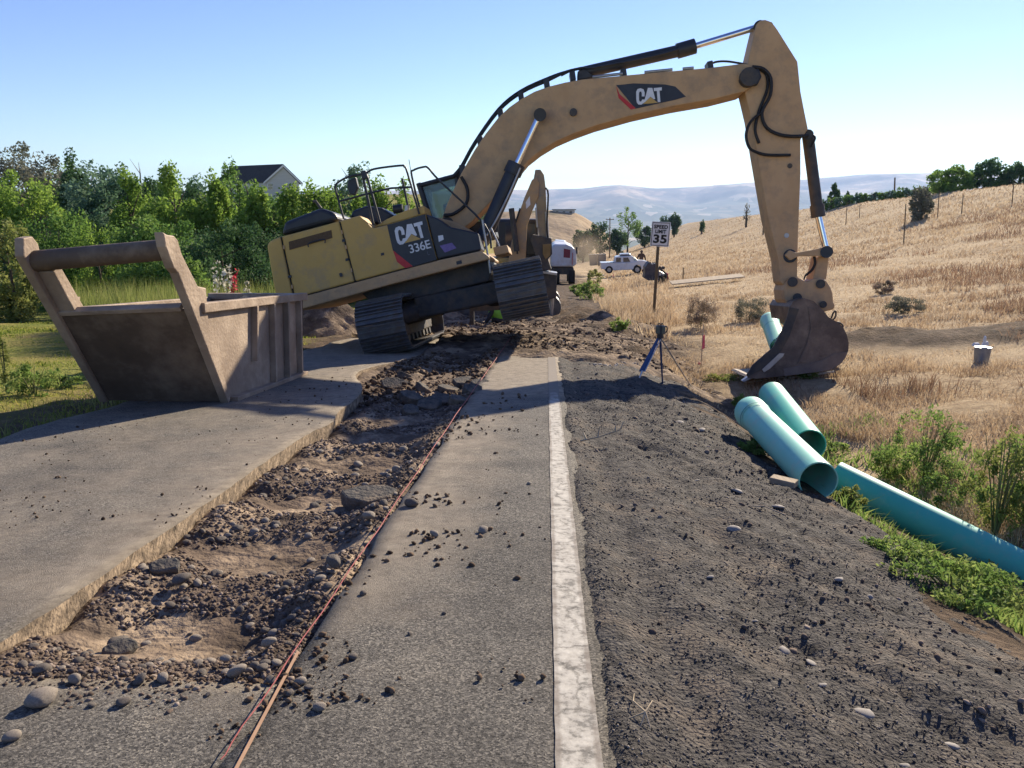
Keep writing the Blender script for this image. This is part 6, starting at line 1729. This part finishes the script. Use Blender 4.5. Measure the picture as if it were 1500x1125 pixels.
# weeds, bushes and grass
def weed(label, px, py, h, w, m, n=700, leaf=0.06, up=0.35, low=-0.1, cat='weed', clumps=26, stems=5, crad=0.3, name='weed_plant'):
    b_ = on_ground(px, py)
    t = thing(name, b_, label, cat)
    mb = MB()
    for k in range(stems):
        a = random.uniform(0, 6.28); rr_ = random.uniform(0, w * 0.35)
        mb.tube([b_ + Vector((0, 0, -0.03)), b_ + Vector((math.cos(a) * rr_ * 0.5, math.sin(a) * rr_ * 0.5, h * 0.5)), b_ + Vector((math.cos(a) * rr_, math.sin(a) * rr_, h * 0.92))], [0.008, 0.006, 0.002], 5)
    mb.build('stems', mat('weed_stem', [(0.12, 0.14, 0.05), (0.22, 0.2, 0.09)], 6), t)
    P, tone = crown_points(n, b_ + Vector((0, 0, h * 0.48)), w * 0.5, w * 0.5, h * 0.52, clumps, 0, crad)
    P[:, 2] = np.maximum(P[:, 2], b_.z + 0.01)
    V, F, W = leaves(P, leaf, up=up, aspect=0.4, var=tone)
    link('foliage', np_mesh('foliage', V - np.array(b_), F, False, W), m, t)
weed('tall bushy green weed growing beyond the long teal pipe', 1352, 708, 0.82, 0.85, L_WEED, 3400, 0.042, clumps=60, up=0.6, crad=0.22, stems=14)
weed('green weed clump just left of the tall bushy weed', 1300, 700, 0.42, 0.5, L_WEED, 1500, 0.04, up=0.6)
weed('tall yellow-green weed at the ditch beside the long teal pipe', 1455, 795, 1.05, 0.62, L_WEED2, 3000, 0.04, clumps=60, up=0.7, crad=0.2, stems=16)
weed('yellow-green weed behind the long teal pipe in the open', 1500, 770, 0.95, 0.6, L_WEED, 2800, 0.04, clumps=60, up=0.7, crad=0.2, stems=16)
weed('dark green weed hugging the far side of the long pipe', 1400, 745, 0.45, 0.6, L_WEED, 1600, 0.04, up=0.6)
weed('low spreading yellow-green weed mat in front of the long pipe', 1395, 868, 0.16, 0.72, L_WEED, 3600, 0.032, clumps=50)
weed('low bright weed mat at the gravel edge below the long pipe', 1475, 905, 0.17, 0.72, L_WEED2, 3600, 0.032, clumps=50)
weed('low yellow-green weed where the gravel meets the long pipe', 1320, 822, 0.12, 0.42, L_WEED, 1900, 0.03, clumps=40)
weed('low green weed under the middle of the long pipe', 1440, 858, 0.14, 0.52, L_WEED2, 2200, 0.03, clumps=40)
weed('small feathery weed below the open end of the pale pipe', 1245, 748, 0.22, 0.26, L_WEED2, 700, 0.04)
weed('small green weed between the pale pipe and teal pipe', 1215, 665, 0.2, 0.4, L_WEED, 800, 0.05)
weed('low weed beside the gravel under the pale pipe', 1107, 662, 0.12, 0.34, L_WEED, 700, 0.045)
weed('leafy weed at the far bell end of the pale pipe', 1083, 600, 0.28, 0.35, L_WEED, 700, 0.055)
weed('green weed at the foot of the excavator bucket', 1180, 556, 0.3, 0.5, L_WEED, 700, 0.06)
weed('low green weed near the ribboned survey stake', 1058, 563, 0.25, 0.9, L_WEED2, 1300, 0.06)
weed('green weed in the churned soil beside the tripod', 905, 488, 0.42, 0.6, L_WEED, 900, 0.08)
weed('bright green weed on the verge before the white lorry', 866, 440, 0.9, 1.3, L_WEED, 1700, 0.12)
weed('green weed behind the bright verge weed', 848, 434, 0.7, 1.0, L_WEED, 1200, 0.12)
weed('yellowish bush on the verge left of the pickup', 870, 415, 1.1, 1.5, L_WEED2, 1500, 0.15)
weed('grey-brown dead bush in the field behind the survey stake', 1026, 480, 0.95, 1.0, L_SAGE, 7000, 0.04, up=0.7, clumps=60, cat='bush')
weed('grey-green bush in the field left of the distant pale pipe', 1098, 470, 0.8, 1.1, L_GR, 7000, 0.04, up=0.7, clumps=60, cat='bush')
weed('small dry bush in the hollow beyond the bucket', 1296, 432, 0.6, 0.9, L_SAGE, 4000, 0.05, up=0.6, cat='bush')
weed('olive bush in the hollow by the turned soil bank', 1330, 458, 0.5, 1.1, L_GR, 4000, 0.05, up=0.6, cat='bush')
weed('tangled green weed at the lawn edge beside the bedding box', 50, 580, 0.42, 0.6, L_WEED, 1500, 0.05)
weed('pale flowering weed stalk rising at the lawn edge', 10, 578, 0.75, 0.16, L_WEED2, 500, 0.05, up=0.2, clumps=30)
weed('low green weed at the lawn edge near the box foot', 90, 568, 0.18, 0.5, L_WEED, 800, 0.045)
# hollyhocks
M_PETR = leaf_mat('red_petals', [(0.45, 0.02, 0.05), (0.6, 0.05, 0.09), (0.7, 0.12, 0.15)], 0.3)
M_PETW = leaf_mat('white_petals', [(0.5, 0.48, 0.38), (0.65, 0.62, 0.5), (0.75, 0.72, 0.62)], 0.3)
for (px, yt, yb, m_, lab) in ((347, 393, 442, M_PETR, 'red hollyhock in the tall grass behind the box'), (343, 405, 442, M_PETR, 'shorter red and orange hollyhock beside the tallest red one'), (320, 382, 440, M_PETW, 'white hollyhock spire at the edge of the round dark shrub'),
                              (339, 385, 440, M_PETW, 'white hollyhock rising just behind the red hollyhocks'), (331, 391, 440, M_PETW, 'short white hollyhock between the two white spires'), (363, 412, 444, M_PETW, 'small cream hollyhock right of the red ones')):
    Yh = 17.0
    b_ = on_y(px, yb, Yh); b_.z = gzf(b_.x, Yh); tpp = on_y(px, yt, Yh)
    t = thing('hollyhock', b_, lab, 'flower')
    MB().tube([b_, tpp], [0.012, 0.006], 6).build('stem', MATS['weed_stem'], t)
    hh = tpp.z - b_.z
    n_ = 46
    f = RNG.uniform(0.5, 1.0, n_)
    P = np.array(b_) + np.stack([RNG.normal(0, 0.035, n_), RNG.normal(0, 0.035, n_), f * hh], 1)
    V, F, W = leaves(P, 0.075, aspect=0.9); link('blossom', np_mesh('blossom', V - np.array(b_), F, False, W), m_, t)
    P = np.array(b_) + np.stack([RNG.normal(0, 0.07, 60), RNG.normal(0, 0.07, 60), RNG.uniform(0.02, 0.6, 60) * hh], 1)
    V, F, W = leaves(P, 0.09, aspect=0.7); link('foliage', np_mesh('foliage', V - np.array(b_), F, False, W), L_WEED, t)

def grass_patch(name, label, n, xf, hf, wf, m, lean, keep=None, cat='grass', zoff=-0.02):
    x, y = xf(n)
    if keep is not None:
        k = keep(x, y); x = x[k]; y = y[k]
    z = gz(x, y) + zoff
    h = hf(x, y); w = wf(x, y)
    patch = np.clip(0.5 + 0.55 * fbm(x * 0.35, y * 0.35, 91) + RNG.normal(0, 0.17, len(x)), 0, 1)
    V, F, W = blades(np.stack([x, y, z], 1), h, w, lean, patch)
    return tag(link(name, np_mesh(name, V, F, False, W), m, None, 'stuff'), label, cat)
def wedge(y0, y1, t0, t1, power):
    def f(n):
        u = RNG.uniform(0, 1, n)
        y = (y0 ** (1 - power) + u * (y1 ** (1 - power) - y0 ** (1 - power))) ** (1 / (1 - power))
        return RNG.uniform(t0, t1, n) * y, y
    return f
tuft = lambda x, y: fbm(x * 1.1, y * 1.1, 95) + 0.6 * fbm(x * 0.3, y * 0.3, 96)
def field_keep(x, y):
    bank_y = 19.5 - 0.12 * (x - 8) + 0.8 * fbm(x * 0.3, x * 0 + 2, 4)
    on_bank = (np.abs(y - bank_y) < 0.8) & (x > 6.2) & (x < 26)
    lim = 3.5 + 0.9 * fbm(x * 0.6, y * 0.6, 2)
    dens = RNG.uniform(0, 1, len(x)) < 0.35 + 0.9 * np.clip(tuft(x, y) + 0.3, 0, 1)
    return (x > np.where(y < 13, lim + 0.5, np.where(y < 26, 2.4, 3.0))) & dens & ~(on_bank & (RNG.uniform(0, 1, len(x)) < 0.93))
grass_patch('dry_grass', 'tan dry grass covering the field on the right', 210000, wedge(6.5, 60, 0.05, 0.85, 1.35),
            lambda x, y: (0.09 + 0.19 * np.clip(tuft(x, y) + 0.3, 0, 1.2)) * RNG.uniform(0.6, 1.25, len(x)), lambda x, y: 0.004 + 0.0007 * y, L_DRY, 0.6, field_keep)
grass_patch('dry_grass', 'tan dry grass on the far rise of the field', 60000, wedge(60, 260, 0.05, 0.8, 1.5),
            lambda x, y: 0.26 * RNG.uniform(0.5, 1.3, len(x)), lambda x, y: 0.0011 * y, L_DRY, 0.6, lambda x, y: (x > 5 + 0.05 * (y - 60)) & (tuft(x, y) > -0.35))
L_BRN = leaf_mat('brown_grass_blades', [(0.17, 0.105, 0.065), (0.28, 0.18, 0.115), (0.38, 0.265, 0.17)], 0.35)
grass_patch('brown_grass', 'taller reddish brown grass in patches across the field', 45000, wedge(13, 75, 0.18, 0.7, 1.2),
            lambda x, y: 0.34 * RNG.uniform(0.5, 1.3, len(x)), lambda x, y: 0.004 + 0.0007 * y, L_BRN, 0.5, lambda x, y: (x > 5.5) & (fbm(x * 0.16, y * 0.11, 57) + 0.25 * fbm(x * 0.8, y * 0.8, 58) > 0.16))
grass_patch('ditch_weeds', 'green ground weeds growing along the ditch', 16000, wedge(4.2, 12, 0.28, 0.85, 1.2),
            lambda x, y: 0.13 * RNG.uniform(0.5, 1.4, len(x)), lambda x, y: 0.012 + 0.001 * y, L_WEED, 0.6, lambda x, y: (x > 2.45 + 0.28 * fbm(y * 0.8, y * 0, 33)) & (x < 5.2) & (fbm(x * 1.3, y * 1.3, 23) > np.where(x < 3.3, -0.2, 0.02)))
grass_patch('verge_grass', 'mixed green and dry grass on the verge by the pickup', 9000, wedge(22, 60, 0.03, 0.16, 1.2),
            lambda x, y: 0.5 * RNG.uniform(0.4, 1.3, len(x)), lambda x, y: 0.03 + 0 * y, L_DRY, 0.35, lambda x, y: (x > 2.2) & (fbm(x * 0.6, y * 0.6, 29) > -0.1))
grass_patch('tall_grass', 'tall yellow-green grass behind the bedding box', 26000, lambda n: (RNG.uniform(-13.0, -5.6, n), RNG.uniform(15.5, 24, n)),
            lambda x, y: 1.25 * RNG.uniform(0.4, 1.25, len(x)), lambda x, y: 0.02 + 0 * y, L_GRASS, 0.14, lambda x, y: (x > -0.62 * y) & (x < -0.34 * y) & (fbm(x * 0.5, y * 0.5, 39) > -0.25))
grass_patch('lawn_grass', 'short green and yellowed lawn grass left of the road', 60000, lambda n: (lambda y: (-RNG.uniform(0.30, 0.78, n) * y, y))(RNG.uniform(6.5, 42, n) ** 1.0),
            lambda x, y: 0.05 * RNG.uniform(0.5, 1.6, len(x)), lambda x, y: 0.006 + 0.0012 * y, L_LAWN, 0.4, lambda x, y: x < -5.1 + 0.3 * fbm(x, y, 2))
grass_patch('lawn_edge_weeds', 'straggling grass along the left edge of the road', 4500, lambda n: (RNG.uniform(-5.6, -4.75, n), RNG.uniform(5, 15, n)),
            lambda x, y: 0.16 * RNG.uniform(0.4, 1.4, len(x)), lambda x, y: 0.012 + 0 * y, L_GRASS, 0.4, lambda x, y: fbm(x * 1.5, y * 1.5, 49) > 0.0)

# ================================================================== AIR
# a puff of dust raised by the lorry
dc = on_y(858, 366, 72.0)
bm = bmesh.new(); bmesh.ops.create_icosphere(bm, subdivisions=3, radius=1.0)
me = bpy.data.meshes.new('dust_cloud'); bm.to_mesh(me); bm.free()
dust = link('dust_cloud', me, None, None, 'stuff'); dust.location = dc + Vector((0, 0, -0.1)); dust.scale = (2.4, 3.0, 2.3)
tag(dust, 'pale tan dust drifting beside the white lorry', 'dust')
m = bpy.data.materials.new('dust_cloud'); m.use_nodes = True
nt = m.node_tree; nt.nodes.remove(nt.nodes['Principled BSDF'])
pv_ = nt.nodes.new('ShaderNodeVolumePrincipled'); pv_.inputs['Color'].default_value = (0.85, 0.68, 0.48, 1)
tc_ = nt.nodes.new('ShaderNodeTexCoord'); gr_ = nt.nodes.new('ShaderNodeTexGradient'); gr_.gradient_type = 'QUADRATIC_SPHERE'
nz_ = nt.nodes.new('ShaderNodeTexNoise'); nz_.inputs['Scale'].default_value = 2.2; nz_.inputs['Detail'].default_value = 4
mu_ = nt.nodes.new('ShaderNodeMath'); mu_.operation = 'MULTIPLY'; mu2_ = nt.nodes.new('ShaderNodeMath'); mu2_.operation = 'MULTIPLY'; mu2_.inputs[1].default_value = 0.9
nt.links.new(tc_.outputs['Object'], gr_.inputs['Vector']); nt.links.new(tc_.outputs['Object'], nz_.inputs['Vector'])
nt.links.new(gr_.outputs['Fac'], mu_.inputs[0]); nt.links.new(nz_.outputs['Fac'], mu_.inputs[1])
nt.links.new(mu_.outputs[0], mu2_.inputs[0]); nt.links.new(mu2_.outputs[0], pv_.inputs['Density'])
nt.links.new(pv_.outputs['Volume'], nt.nodes['Material Output'].inputs['Volume'])
me.materials.append(m)

hz = MB().box((0, 6150, 150), (29000, 12500, 640)).build('haze', None)
hz['kind'] = 'stuff'; hz['label'] = 'pale blue summer haze over the valley'; hz['category'] = 'haze'
hz.display_type = 'WIRE'
m = bpy.data.materials.new('haze'); m.use_nodes = True
nt = m.node_tree; nt.nodes.remove(nt.nodes['Principled BSDF'])
pv_ = nt.nodes.new('ShaderNodeVolumePrincipled')
pv_.inputs['Color'].default_value = (0.42, 0.62, 1.0, 1)
pv_.inputs['Density'].default_value = 0.00007
pv_.inputs['Anisotropy'].default_value = 0.25
nt.links.new(pv_.outputs['Volume'], nt.nodes['Material Output'].inputs['Volume'])
hz.data.materials.append(m)
